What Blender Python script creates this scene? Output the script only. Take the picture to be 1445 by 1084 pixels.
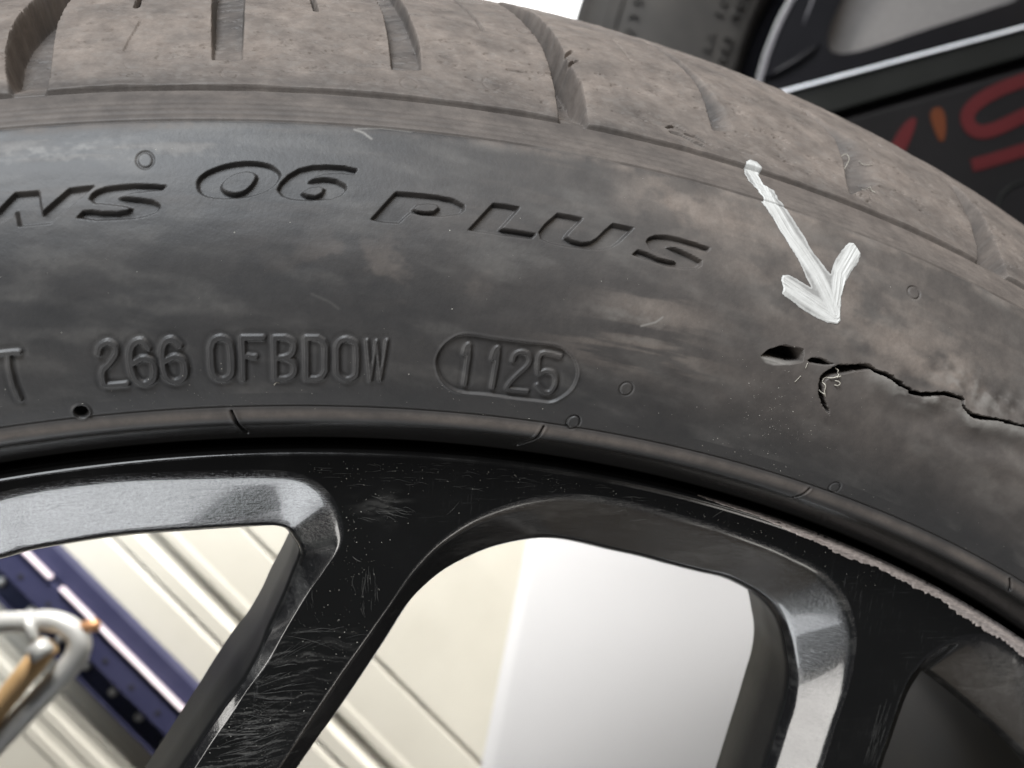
import bpy, bmesh, math, random
import numpy as np
from mathutils import Vector, Matrix
from mathutils.geometry import delaunay_2d_cdt

for o in list(bpy.data.objects):
    bpy.data.objects.remove(o)
scene = bpy.context.scene
COL = scene.collection
MM = 0.001
PW, PH = 1445.0, 1084.0            # size of the photograph the measurements were taken in

# ------------------------------------------------------------------ camera
# wheel frame: x right, y up, z out of the wheel face (millimetres); world = (x, -z, y)
FPX = 1572.17
CAM = np.array([0.0, 330.207, 175.916])
ROT = np.array([[0.98333332, -0.00851689, -0.18161236],
                [0.06357000, 0.95195906, 0.29955433],
                [0.17033626, -0.30610685, 0.93663448]])
def to_world(p):
    p = np.asarray(p, float)
    return np.stack([p[..., 0], -p[..., 2], p[..., 1]], -1) * MM
cam_data = bpy.data.cameras.new('camera')
cam = bpy.data.objects.new('camera', cam_data)
COL.objects.link(cam)
scene.camera = cam
S = np.array([[1, 0, 0], [0, 0, -1], [0, 1, 0]], float)
m3 = S @ ROT
mw = Matrix([[m3[i][0], m3[i][1], m3[i][2], 0] for i in range(3)] + [[0, 0, 0, 1]])
mw.translation = Vector(to_world(CAM))
cam.matrix_world = mw
cam_data.sensor_width = 36.0
cam_data.lens = 36.0 * FPX / PW
cam_data.clip_start = 0.005
cam_data.clip_end = 60.0
cam_data.dof.use_dof = True
cam_data.dof.focus_distance = 0.186
cam_data.dof.aperture_fstop = 22.0

# ------------------------------------------------------------------ light
world = bpy.data.worlds.new('World')
scene.world = world
world.use_nodes = True
bg = world.node_tree.nodes['Background']
bg.inputs[0].default_value = (0.95, 0.97, 1.0, 1)
bg.inputs[1].default_value = 0.045
scene.view_settings.view_transform = 'Standard'
scene.view_settings.look = 'None'
scene.view_settings.exposure = 0.0
scene.view_settings.gamma = 1.0
scene.view_settings.use_curve_mapping = False

def area(name, loc, target, size, power, color=(1, 1, 1), size_y=None, spread=180):
    l = bpy.data.lights.new(name, 'AREA')
    l.energy = power
    l.color = color
    l.size = size
    if size_y:
        l.shape = 'RECTANGLE'
        l.size_y = size_y
    l.spread = math.radians(spread)
    o = bpy.data.objects.new(name, l)
    COL.objects.link(o)
    o.location = loc
    d = Vector(target) - Vector(loc)
    o.rotation_euler = d.to_track_quat('-Z', 'Y').to_euler()
    return o
area('ceiling_lamp', (-0.55, -0.72, 1.75), (0.05, 0.0, 0.3), 1.0, 60, (0.90, 0.95, 1.0), 0.6)
area('workshop_lamp', (0.75, -0.62, 1.35), (0.1, 0.0, 0.3), 0.4, 6, (1.0, 0.9, 0.78))
area('door_light', (-1.05, -0.72, -0.15), (0.0, 0.0, 0.24), 0.5, 9, (1.0, 0.97, 0.93), 0.9)
area('chamfer_fill', (-0.205, -0.2, -0.43), (-0.03, 0.0, 0.25), 0.42, 2.1, (0.94, 0.97, 1.0), 0.3)  # added lamp for the chamfer reflection, standing in for an unseen lit floor
area('backdrop_fill', (-0.08, 0.33, 1.12), (0.03, 0.48, 0.0), 0.35, 3.7, (1.0, 0.98, 0.95), 0.12, 48)  # added fill lamp that brightens the cladding and sheet; no known fixture
area('rib_fill', (0.24, -0.14, -0.43), (0.08, 0.0, 0.25), 0.36, 0.05, (1.0, 0.82, 0.62), 0.3)  # added dim warm lamp, there to be reflected in the bead rib
area('edge_fill', (0.27, -0.36, -0.25), (0.12, 0.0, 0.22), 0.10, 0.14, (1.0, 0.96, 0.9), 0.10)  # added small lamp that draws glints along the spoke opening edges
area('far_wall_lamp', (0.2, 1.1, 1.5), (0.2, 1.6, 0.5), 0.4, 30, (1.0, 1.0, 1.0), 0.3, 110)

# ------------------------------------------------------------------ measuring helpers
def rays(px):
    px = np.asarray(px, float)
    c = np.stack([(px[..., 0] - PW / 2) / FPX, -(px[..., 1] - PH / 2) / FPX, -np.ones(px.shape[:-1])], -1)
    return c @ ROT.T
def project(P):
    q = (np.asarray(P) - CAM) @ ROT
    return np.stack([PW / 2 - FPX * q[..., 0] / q[..., 2], PH / 2 + FPX * q[..., 1] / q[..., 2]], -1)
def on_plane(px, z):
    """wheel-plane point (x, y) at axial depth z that the measurement sees at px"""
    r = rays(px)
    t = (z - CAM[2]) / r[..., 2]
    return CAM[:2] + r[..., :2] * t[..., None]
def TR(x0, y0, k, pts):
    return [(x0 + a / k, y0 + b / k) for a, b in pts]
def catmull(pts, n_per, closed=False):
    P = np.asarray(pts, float)
    if closed:
        Q = np.vstack([P[-1], P, P[0], P[1]])
        m = len(P)
    else:
        Q = np.vstack([2 * P[0] - P[1], P, 2 * P[-1] - P[-2]])
        m = len(P) - 1
    out = []
    for i in range(m):
        a, b, c, d = Q[i], Q[i + 1], Q[i + 2], Q[i + 3]
        t = np.linspace(0, 1, n_per, endpoint=False)[:, None]
        out.append(0.5 * ((2 * b) + (-a + c) * t + (2 * a - 5 * b + 4 * c - d) * t**2 + (-a + 3 * b - 3 * c + d) * t**3))
    if not closed:
        out.append(P[-1:])
    return np.vstack(out)
def smooth(e0, e1, x):
    t = np.clip((x - e0) / (e1 - e0), 0, 1)
    return t * t * (3 - 2 * t)

_rng = np.random.RandomState(7)
_lat = _rng.rand(64, 64)
def vnoise(u, v, seed=0):
    u = np.asarray(u, float) + seed * 17.31
    v = np.asarray(v, float) + seed * 5.77
    iu = np.floor(u).astype(np.int64)
    iv = np.floor(v).astype(np.int64)
    fu = u - iu
    fv = v - iv
    fu = fu * fu * (3 - 2 * fu)
    fv = fv * fv * (3 - 2 * fv)
    g = lambda a, b: _lat[(a * 7 + b * 13 + (a * b) % 11) % 64, (a * 3 + b * 29) % 64]
    return (g(iu, iv) * (1 - fu) + g(iu + 1, iv) * fu) * (1 - fv) + (g(iu, iv + 1) * (1 - fu) + g(iu + 1, iv + 1) * fu) * fv
def fbm(u, v, octs=4, seed=0):
    a, s, n = 0.5, 0.0, 0.0
    for i in range(octs):
        s = s + a * vnoise(u, v, seed + i)
        n += a
        a *= 0.5
        u = u * 2.03
        v = v * 2.03
    return s / n

# ------------------------------------------------------------------ materials
def new_mat(name, base=(0.5, 0.5, 0.5), rough=0.5, metal=0.0, spec=0.5, coat=0.0, coat_rough=0.05):
    m = bpy.data.materials.new(name)
    m.use_nodes = True
    b = m.node_tree.nodes['Principled BSDF']
    b.inputs['Base Color'].default_value = (*base, 1)
    b.inputs['Roughness'].default_value = rough
    b.inputs['Metallic'].default_value = metal
    b.inputs['Specular IOR Level'].default_value = spec
    b.inputs['Coat Weight'].default_value = coat
    b.inputs['Coat Roughness'].default_value = coat_rough
    return m, m.node_tree, b
def node(nt, t, **kw):
    n = nt.nodes.new(t)
    for k, v in kw.items():
        setattr(n, k, v)
    return n
def coords(nt, scale=(1, 1, 1), rot=(0, 0, 0)):
    tc = node(nt, 'ShaderNodeTexCoord')
    mp = node(nt, 'ShaderNodeMapping')
    mp.inputs['Scale'].default_value = scale
    mp.inputs['Rotation'].default_value = rot
    nt.links.new(tc.outputs['Object'], mp.inputs['Vector'])
    return mp.outputs['Vector']
def noise(nt, vec, scale, detail=4, rough=0.55):
    n = node(nt, 'ShaderNodeTexNoise')
    n.inputs['Scale'].default_value = scale
    n.inputs['Detail'].default_value = detail
    n.inputs['Roughness'].default_value = rough
    nt.links.new(vec, n.inputs['Vector'])
    return n.outputs['Fac']
def ramp(nt, fac, stops):
    r = node(nt, 'ShaderNodeValToRGB')
    els = r.color_ramp.elements
    while len(els) < len(stops):
        els.new(0.5)
    for e, (p, c) in zip(els, stops):
        e.position = p
        e.color = (*c, 1) if len(c) == 3 else c
    nt.links.new(fac, r.inputs[0])
    return r.outputs[0]
def mixc(nt, fac, a, b, mode='MIX'):
    m = node(nt, 'ShaderNodeMix', data_type='RGBA', blend_type=mode)
    for s, i in ((fac, 0), (a, 6), (b, 7)):
        if isinstance(s, (int, float)):
            m.inputs[i].default_value = s
        elif isinstance(s, tuple):
            m.inputs[i].default_value = (*s, 1)
        else:
            nt.links.new(s, m.inputs[i])
    return m.outputs[2]
def math_n(nt, op, a, b=0.0, clamp=False):
    m = node(nt, 'ShaderNodeMath', operation=op)
    m.use_clamp = clamp
    for s, i in ((a, 0), (b, 1)):
        if isinstance(s, (int, float)):
            m.inputs[i].default_value = s
        else:
            nt.links.new(s, m.inputs[i])
    return m.outputs[0]
def bump(nt, h, bsdf, dist, strength=1.0):
    b = node(nt, 'ShaderNodeBump')
    b.inputs['Distance'].default_value = dist
    b.inputs['Strength'].default_value = strength
    nt.links.new(h, b.inputs['Height'])
    nt.links.new(b.outputs[0], bsdf.inputs['Normal'])

def make_rubber():
    m, nt, b = new_mat('worn_rubber', rough=0.55, spec=0.38)
    vec = coords(nt)
    at = node(nt, 'ShaderNodeAttribute', attribute_name='wear')
    sep = node(nt, 'ShaderNodeSeparateColor')
    nt.links.new(at.outputs['Color'], sep.inputs[0])
    dirt_lit, scuff_lit, cove = sep.outputs[0], sep.outputs[1], sep.outputs[2]
    n1 = noise(nt, vec, 110, 6, 0.62)
    n2 = noise(nt, vec, 1400, 3, 0.7)
    base = ramp(nt, n1, [(0.3, (0.0255, 0.026, 0.0275)), (0.7, (0.0365, 0.0365, 0.0375))])
    dust = ramp(nt, noise(nt, vec, 260, 6, 0.65), [(0.3, (0.145, 0.117, 0.099)), (0.72, (0.25, 0.208, 0.178))])
    d2 = math_n(nt, 'MULTIPLY', dirt_lit, math_n(nt, 'ADD', 0.45, math_n(nt, 'MULTIPLY', n1, 1.1)), True)
    c = mixc(nt, d2, base, dust)
    s2 = math_n(nt, 'MULTIPLY', scuff_lit, math_n(nt, 'ADD', 0.3, math_n(nt, 'MULTIPLY', n2, 1.3)), True)
    c = mixc(nt, s2, c, (0.27, 0.255, 0.235))
    c = mixc(nt, math_n(nt, 'MULTIPLY', n2, 0.35), c, (0.02, 0.02, 0.02), 'MIX')
    c = mixc(nt, cove, c, (0.007, 0.0065, 0.006))
    nt.links.new(c, b.inputs['Base Color'])
    rr = math_n(nt, 'ADD', 0.48, math_n(nt, 'MULTIPLY', d2, 0.4))
    rr = math_n(nt, 'SUBTRACT', rr, math_n(nt, 'MULTIPLY', cove, 0.3))
    nt.links.new(rr, b.inputs['Roughness'])
    h = math_n(nt, 'ADD', math_n(nt, 'MULTIPLY', n2, 0.5), math_n(nt, 'MULTIPLY', noise(nt, vec, 420, 4, 0.6), 0.45))
    bump(nt, h, b, 0.00014, 0.5)
    return m
RUBBER = make_rubber()

def make_gloss_black(name, base=0.006, r0=0.10, r1=0.30, scratch=0.5):
    m, nt, b = new_mat(name, (base, base, base), 0.15, spec=0.5, coat=0.6, coat_rough=0.06)
    vec = coords(nt)
    n = noise(nt, vec, 90, 5, 0.6)
    nt.links.new(ramp(nt, n, [(0.35, (r0,) * 3), (0.75, (r1,) * 3)]), b.inputs['Roughness'])
    v2 = coords(nt, (40, 40, 900), (0.2, 0.9, 0.3))
    sc = noise(nt, v2, 3.0, 3, 0.75)
    v3 = coords(nt, (900, 40, 60), (0.1, -0.6, 0.2))
    sc2 = noise(nt, v3, 2.2, 3, 0.75)
    hz = ramp(nt, math_n(nt, 'MAXIMUM', sc, sc2), [(0.62, (0, 0, 0)), (0.78, (1, 1, 1))])
    haze = ramp(nt, noise(nt, vec, 45, 4, 0.6), [(0.45, (0, 0, 0)), (0.8, (1, 1, 1))])
    f = math_n(nt, 'MULTIPLY', math_n(nt, 'MULTIPLY', hz, haze), scratch)
    at = node(nt, 'ShaderNodeAttribute', attribute_name='wear')
    sep = node(nt, 'ShaderNodeSeparateColor')
    nt.links.new(at.outputs['Color'], sep.inputs[0])
    c = mixc(nt, f, (base, base, base), (0.12, 0.12, 0.12))
    c = mixc(nt, math_n(nt, 'MULTIPLY', sep.outputs[0], math_n(nt, 'ADD', 0.35, noise(nt, vec, 2200, 3, 0.7)), True), c, (0.105, 0.103, 0.098))
    nt.links.new(c, b.inputs['Base Color'])
    bump(nt, math_n(nt, 'ADD', math_n(nt, 'MAXIMUM', sc, sc2), math_n(nt, 'MULTIPLY', noise(nt, vec, 700, 3), 0.4)), b, 0.00006, 0.35)
    return m
GLOSS = make_gloss_black('gloss_black_paint')

def make_chamfer():
    m, nt, b = new_mat('scuffed_black_lacquer', (0.008, 0.008, 0.0085), 0.2, spec=0.85, coat=0.8, coat_rough=0.07)
    vec = coords(nt)
    v2 = coords(nt, (70, 300, 1500), (0.0, 0.25, 0.1))
    sc = noise(nt, v2, 2.4, 3, 0.8)
    v3 = coords(nt, (300, 60, 1400), (0.3, -0.9, 0.4))
    sc2 = noise(nt, v3, 2.0, 3, 0.8)
    fine = math_n(nt, 'MAXIMUM', sc, sc2)
    mk = ramp(nt, fine, [(0.60, (0, 0, 0)), (0.74, (1, 1, 1))])
    pat = ramp(nt, noise(nt, vec, 60, 4, 0.6), [(0.4, (0.1,) * 3), (0.7, (1, 1, 1))])
    f = math_n(nt, 'MULTIPLY', math_n(nt, 'MULTIPLY', mk, pat), 0.45)
    smg = ramp(nt, noise(nt, coords(nt, (1.0, 1.0, 2.2), (0, 0.3, 0)), 75, 6, 0.7), [(0.52, (0, 0, 0)), (0.78, (1, 1, 1))])
    c = mixc(nt, math_n(nt, 'ADD', f, math_n(nt, 'MULTIPLY', smg, 0.35), True), (0.008, 0.008, 0.0085), (0.17, 0.168, 0.16))
    nt.links.new(c, b.inputs['Base Color'])
    nt.links.new(ramp(nt, noise(nt, vec, 150, 4), [(0.3, (0.13,) * 3), (0.75, (0.24,) * 3)]), b.inputs['Roughness'])
    bump(nt, math_n(nt, 'ADD', math_n(nt, 'MULTIPLY', fine, 1.6), noise(nt, vec, 1500, 3)), b, 0.00007, 0.55)
    return m
CHAMFER = make_chamfer()

def simple(name, c0, c1, scale, rough, metal=0.0, bumpd=0.0, spec=0.5):
    m, nt, b = new_mat(name, c0, rough, metal, spec)
    vec = coords(nt)
    n = noise(nt, vec, scale, 5, 0.6)
    nt.links.new(ramp(nt, n, [(0.3, c0), (0.7, c1)]), b.inputs['Base Color'])
    if bumpd:
        bump(nt, noise(nt, vec, scale * 3, 4), b, bumpd, 0.6)
    return m
WALLBLACK = simple('satin_black_paint', (0.005, 0.005, 0.0052), (0.009, 0.009, 0.009), 200, 0.45, bumpd=0.00003, spec=0.15)
BARREL = simple('dull_black_barrel', (0.006, 0.006, 0.005), (0.016, 0.014, 0.010), 25, 0.45, spec=0.3)
RASH = simple('scraped_alloy', (0.40, 0.345, 0.32), (0.72, 0.64, 0.60), 900, 0.5, 0.35, 0.00012)
def make_paint():
    m, nt, b = new_mat('white_marker_paint', rough=0.6)
    vec = coords(nt)
    at = node(nt, 'ShaderNodeAttribute', attribute_name='wear')
    sep = node(nt, 'ShaderNodeSeparateColor')
    nt.links.new(at.outputs['Color'], sep.inputs[0])
    n = noise(nt, vec, 900, 4, 0.65)
    f = math_n(nt, 'ADD', sep.outputs[0], math_n(nt, 'MULTIPLY', math_n(nt, 'SUBTRACT', n, 0.5), 0.5), True)
    c = ramp(nt, f, [(0.05, (0.25, 0.245, 0.235)), (0.25, (0.37, 0.365, 0.35)), (0.55, (0.46, 0.455, 0.435)), (1.0, (0.54, 0.535, 0.515))])
    nt.links.new(c, b.inputs['Base Color'])
    bump(nt, n, b, 0.0001, 0.5)
    return m
PAINT = make_paint()
SCUFF = simple('pale_scratch', (0.028, 0.028, 0.027), (0.11, 0.107, 0.10), 500, 0.6)
DUST = simple('pale_dust', (0.3, 0.28, 0.24), (0.62, 0.6, 0.54), 500, 0.8)
FIBRE = simple('frayed_fibre', (0.26, 0.24, 0.2), (0.45, 0.42, 0.36), 400, 0.8)

# ------------------------------------------------------------------ object helpers
def tag(o, label=None, cat=None, group=None, kind=None):
    if label: o['label'] = label
    if cat: o['category'] = cat
    if group: o['group'] = group
    if kind: o['kind'] = kind
    return o
def empty(name, loc=(0, 0, 0)):
    o = bpy.data.objects.new(name, None)
    o.empty_display_size = 0.02
    o.location = loc
    COL.objects.link(o)
    return o
def link(name, me, mat=None, parent=None, label=None, kind=None):
    o = bpy.data.objects.new(name, me)
    COL.objects.link(o)
    if mat: me.materials.append(mat)
    if parent:
        o.parent = parent
        o.matrix_parent_inverse = parent.matrix_world.inverted() if parent.type == 'EMPTY' and False else Matrix()
    if label: o['label'] = label
    if kind: o['kind'] = kind
    return o
def grid_mesh(name, V, quads, wear=None, normals=None, smooth_shade=True):
    me = bpy.data.meshes.new(name)
    nv, nf = len(V), len(quads)
    me.vertices.add(nv)
    me.vertices.foreach_set('co', np.ascontiguousarray(V, dtype=np.float32).ravel())
    me.loops.add(nf * 4)
    me.loops.foreach_set('vertex_index', np.ascontiguousarray(quads, dtype=np.int32).ravel())
    me.polygons.add(nf)
    me.polygons.foreach_set('loop_start', np.arange(nf, dtype=np.int32) * 4)
    me.update(calc_edges=True)
    if smooth_shade:
        me.polygons.foreach_set('use_smooth', np.ones(nf, dtype=bool))
    if wear is not None:
        a = me.attributes.new('wear', 'FLOAT_COLOR', 'POINT')
        a.data.foreach_set('color', np.ascontiguousarray(wear, dtype=np.float32).ravel())
    if normals is not None:
        me.normals_split_custom_set_from_vertices(normals.astype(np.float32))
    me.update()
    return me
def rc_grid(V, close_u=False):
    """(rows, cols, 3) -> verts, quads"""
    r, c = V.shape[:2]
    i = np.arange(r - 1)[:, None]
    j = np.arange(c if close_u else c - 1)[None, :]
    jn = (j + 1) % c
    q = np.stack([i * c + j, i * c + jn, (i + 1) * c + jn, (i + 1) * c + j], -1).reshape(-1, 4)
    return V.reshape(-1, 3), q
def poly_mesh(name, verts, faces, smooth_shade=False):
    me = bpy.data.meshes.new(name)
    me.from_pydata([tuple(v) for v in verts], [], [tuple(f) for f in faces])
    if smooth_shade:
        for p in me.polygons: p.use_smooth = True
    me.update()
    return me
def tube_data(path, rad, seg=8, cap=True):
    P = np.asarray(path, float)
    n = len(P)
    rad = np.broadcast_to(np.asarray(rad, float), (n,))
    T = np.gradient(P, axis=0)
    T /= np.linalg.norm(T, axis=1)[:, None] + 1e-12
    up = np.array([0.123, 0.9, 0.31])
    vs, fs = [], []
    for k in range(n):
        a = np.cross(T[k], up); a /= np.linalg.norm(a)
        b = np.cross(T[k], a)
        for s in range(seg):
            an = 2 * math.pi * s / seg
            vs.append(P[k] + rad[k] * (math.cos(an) * a + math.sin(an) * b))
    for k in range(n - 1):
        for s in range(seg):
            s2 = (s + 1) % seg
            fs.append((k * seg + s, k * seg + s2, (k + 1) * seg + s2, (k + 1) * seg + s))
    if cap:
        fs.append(tuple(range(seg))[::-1])
        fs.append(tuple((n - 1) * seg + s for s in range(seg)))
    return vs, fs
def join(parts):
    V, F, o = [], [], 0
    for v, f in parts:
        V += [tuple(x) for x in v]
        F += [tuple(i + o for i in q) for q in f]
        o += len(v)
    return V, F

# ================================================================== THE WHEEL
wheel = empty('wheel', tuple(to_world((0, 0, -130))))
WO = to_world((0, 0, -130))
def wl(P):                      # wheel-frame mm -> local metres under the wheel's empty
    return to_world(P) - WO

# ---- tyre profile (radius, axial) from bead to far bead
PROF = [(261.0, -9.0), (263.15, -5.0), (263.5, -2.4), (264.3, -0.6), (265.6, 1.5), (267.0, 3.7), (268.6, 6.1), (269.9, 7.5), (270.9, 8.0), (272.2, 8.15),
        (273.0, 8.4), (276, 9.3), (281, 10.4), (286.5, 11.1), (292, 10.9), (298, 9.7), (303.5, 7.5), (308.5, 4.7), (312.5, 1.9), (315.3, -0.2),
        (317.3, -4.2), (319.2, -9.0), (322.3, -16), (326.2, -23.5), (330.0, -31), (332.7, -39), (334.9, -49), (336.6, -60), (338.2, -80), (339.6, -105), (340.2, -135),
        (339.6, -165), (336.6, -210), (330, -240), (319, -262), (300, -274), (280, -270), (264, -262)]
fine = catmull(PROF, 60)
seg = np.hypot(*np.diff(fine, axis=0).T)
sarr = np.concatenate([[0], np.cumsum(seg)])
def s_of(i): return sarr[i * 60]
S_RIDGE, S_CREASE, S_BLOCK, S_T60, S_CROWN = s_of(9), s_of(19), s_of(21), s_of(27), s_of(30)
def prof(s): return np.interp(s, sarr, fine[:, 0]), np.interp(s, sarr, fine[:, 1])
UREF = 292.0
def surf(th, s, h=0.0):
    R, z = prof(s)
    R2, z2 = prof(s + 0.05); R1, z1 = prof(s - 0.05)
    dr, dz = R2 - R1, z2 - z1
    l = np.hypot(dr, dz)
    nr, nz = -dz / l, dr / l
    R = R + nr * h
    z = z + nz * h
    return np.stack([R * np.sin(th), R * np.cos(th), z], -1)
# coarse table for the inverse lookup (visible side only)
_gth = np.radians(np.linspace(-16, 36, 140))
_gs = np.linspace(0.5, S_T60, 160)
_GT, _GS = np.meshgrid(_gth, _gs, indexing='ij')
_gp = project(surf(_GT, _GS))
def ts(px):
    """measured point -> (theta, s) on the tyre surface, by Newton steps"""
    px = np.asarray(px, float).reshape(-1, 2)
    d = ((_gp[None] - px[:, None, None, :])**2).sum(-1).reshape(len(px), -1)
    k = d.argmin(1)
    th, s = _GT.ravel()[k].copy(), _GS.ravel()[k].copy()
    for _ in range(12):
        p0 = project(surf(th, s))
        a = (project(surf(th + 1e-4, s)) - p0) / 1e-4
        b = (project(surf(th, s + 1e-2)) - p0) / 1e-2
        e = px - p0
        det = a[:, 0] * b[:, 1] - a[:, 1] * b[:, 0]
        det = np.where(np.abs(det) < 1e-3, 1e-3, det)
        dt = (e[:, 0] * b[:, 1] - e[:, 1] * b[:, 0]) / det
        ds = (a[:, 0] * e[:, 1] - a[:, 1] * e[:, 0]) / det
        th += np.clip(dt, -0.02, 0.02)
        s += np.clip(ds, -2, 2)
    return th, s
def uv(px):
    th, s = ts(px)
    return np.stack([th * UREF, s], -1)

# ---- sampling grid
TH0, TH1 = math.radians(-11.0), math.radians(31.0)
thf = np.arange(TH0, TH1, 0.165 / UREF)
thc = np.linspace(thf[-1], TH0 + 2 * math.pi, 190)[1:-1]
TH = np.concatenate([thf, thc])
def rows(a, b, st): return np.linspace(a, b, max(2, int((b - a) / st)), endpoint=False)
SR = np.concatenate([rows(0, S_RIDGE - 10, 0.45), rows(S_RIDGE - 10, S_RIDGE - 3, 0.22), rows(S_RIDGE - 3, S_CREASE - 9, 0.165), rows(S_CREASE - 9, S_BLOCK + 2, 0.15),
                     rows(S_BLOCK + 2, S_T60 - 5, 0.25), rows(S_T60 - 5, S_CROWN, 1.0), rows(S_CROWN, sarr[-1], 5.0), [sarr[-1]]])
NU, NV = len(TH), len(SR)
U = TH * UREF
HT = np.zeros((NV, NU))
PID = np.zeros((NV, NU), np.int16)
DIRT_LIT = np.zeros((NV, NU)); SCF_LIT = np.zeros((NV, NU)); COVE = np.zeros((NV, NU))
UU, VV = np.meshgrid(U, SR)
def box(pts, pad):
    pts = np.asarray(pts)
    j0, j1 = np.searchsorted(U[:len(thf)], [pts[:, 0].min() - pad, pts[:, 0].max() + pad])
    i0, i1 = np.searchsorted(SR, [pts[:, 1].min() - pad, pts[:, 1].max() + pad])
    return slice(i0, i1), slice(j0, j1)
def seg_dist(X, Y, a, b):
    dx, dy = b[0] - a[0], b[1] - a[1]
    L = dx * dx + dy * dy + 1e-12
    t = np.clip(((X - a[0]) * dx + (Y - a[1]) * dy) / L, 0, 1)
    return np.hypot(X - a[0] - t * dx, Y - a[1] - t * dy), t
def sd_poly(X, Y, loops):
    d = np.full(X.shape, 1e9)
    ins = np.zeros(X.shape, bool)
    for lp in loops:
        n = len(lp)
        for k in range(n):
            a, b = lp[k], lp[(k + 1) % n]
            d = np.minimum(d, seg_dist(X, Y, a, b)[0])
            c = ((a[1] > Y) != (b[1] > Y))
            xi = (b[0] - a[0]) * (Y - a[1]) / (b[1] - a[1] + 1e-12) + a[0]
            ins ^= c & (X < xi)
    return np.where(ins, -d, d)
def sd_line(X, Y, pts, wid=None):
    best = np.full(X.shape, 1e9)
    par = np.zeros(X.shape)
    side = np.zeros(X.shape)
    for k in range(len(pts) - 1):
        a, b = pts[k], pts[k + 1]
        d, t = seg_dist(X, Y, a, b)
        raw = d
        if wid is not None:
            d = d - (wid[k] + (wid[k + 1] - wid[k]) * t)
        m = d < best
        best = np.where(m, d, best)
        par = np.where(m, k + t, par)
        cr = (b[0] - a[0]) * (Y - a[1]) - (b[1] - a[1]) * (X - a[0])
        side = np.where(m, np.sign(cr) * raw, side)
    return best, par, side

# ---- base relief: rim-side line, shoulder ribs, step of the shoulder blocks
n_lo = fbm(UU / 26, VV / 9, 4, 1)
n_md = fbm(UU / 5, VV / 3, 4, 9)
n_hi = fbm(UU / 1.1, VV / 1.0, 3, 21)
n_st = fbm(UU / 14, VV / 1.6, 4, 33)          # streaks along the circumference
HT += (n_lo - 0.5) * 0.35 * smooth(S_RIDGE, S_RIDGE + 6, VV) * (1 - smooth(S_CREASE - 4, S_CREASE, VV))
HT -= 0.28 * np.exp(-((VV - (S_RIDGE + 0.55)) / 0.16)**2)
HT += 0.10 * np.exp(-((VV - (S_RIDGE - 0.4)) / 0.5)**2)
wob = (fbm(UU / 3.0, VV * 0, 3, 41) - 0.5) * 0.35
HT += 0.14 * smooth(S_CREASE - 0.12, S_CREASE + 0.12, VV + wob * 0.3)
HT -= 0.30 * np.exp(-((VV + wob * 0.3 - S_CREASE) / 0.16)**2) * smooth(0.32, 0.55, fbm(UU / 16, VV * 0, 3, 44))
for off, a, w in ((1.7, 0.16, 0.5), (3.4, 0.14, 0.55), (5.0, 0.12, 0.5)):
    HT -= a * np.exp(-((VV - (S_CREASE + off)) / w)**2)
wob2 = (fbm(UU / 5.0, VV * 0, 3, 51) - 0.5) * 0.5
blk = smooth(-0.14, 0.14, VV + wob2 * 0.35 - S_BLOCK)
SHOULDER = VV > S_CREASE
HT -= 0.5 * np.exp(-((VV + wob2 * 0.35 - S_BLOCK + 0.12) / 0.2)**2)
PID[VV < S_RIDGE] = 1
PID[VV >= S_CREASE] = 2

# ---- shoulder grooves
def extend(poly_a, poly_b, s_to):
    """two groove edges measured bottom -> top; carry both over the crown along the last direction"""
    A, B = uv(poly_a), uv(poly_b)
    out = []
    for P in (A, B):
        d = P[-1] - P[-2] if abs(P[-1][1] - P[-2][1]) > 0.6 else P[-1] - P[-3]
        sl = np.clip(d[0] / max(d[1], 0.5), -1.2, 1.2)
        out.append(np.vstack([P, [P[-1][0] + sl * 0.7 * (s_to - P[-1][1]), s_to]]))
    return np.vstack([out[0], out[1][::-1]])
MAIN = [  # right edge of one block, left edge of the next (bottom -> top)
    ([(16.5, 150), (16.5, 131), (13.3, 108), (12.5, 80), (18, 53), (26.6, 35), (41.5, 16.6), (58, 1)],
     [(62, 150), (68, 123), (71.4, 100), (74.8, 66), (79.7, 40), (88, 21.6), (103, 1)]),
    ([(789, 180), (788, 164), (784, 133), (776.5, 100), (766, 73), (745, 44), (724.6, 25)],
     [(828, 190), (826, 172), (822, 149), (816, 120), (797, 91), (783, 62), (766, 39)]),
    ([(1377, 372), (1377, 354), (1367, 318), (1349, 283), (1335, 262)],
     [(1424, 408), (1410, 372), (1394, 330), (1375, 298), (1362, 284)]),
]
SHORT = [  # lateral grooves that stop short of the block's lower edge
    ([(301, 91), (301, 60), (301, 30), (302, 2)], [(342, 91), (343, 60), (344, 30), (345, 2)], 3.2),
    ([(553, 105), (549, 64), (542, 28), (529, 2)], [(593, 105), (590, 69), (578, 36), (560, 2)], 3.2),
    ([(1003, 190), (993.6, 151), (980, 124), (962, 104)], [(1036, 190), (1022, 161), (998, 131), (975, 106)], 1.9),
    ([(1196, 280), (1188, 235), (1175, 201), (1152, 180)], [(1240, 262), (1226, 226), (1200, 201), (1172, 184)], 1.9),
]
BL_CUT = []
mains_uv = [extend(a, b, S_CROWN - 12) for a, b in MAIN]
pitch = (mains_uv[1][0][0] - mains_uv[0][0][0])
gr_main = np.full(HT.shape, 1e9)
for P in mains_uv:
    sl = (slice(np.searchsorted(SR, S_BLOCK - 4), np.searchsorted(SR, S_CROWN)), box(P, 8)[1])
    sd = sd_poly(UU[sl], VV[sl], [P])
    gr_main[sl] = np.minimum(gr_main[sl], sd)
    BL_CUT.append((P[:8, 0].mean() + P[-8:, 0].mean()) / 2)
gr_short = np.zeros(HT.shape)
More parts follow.
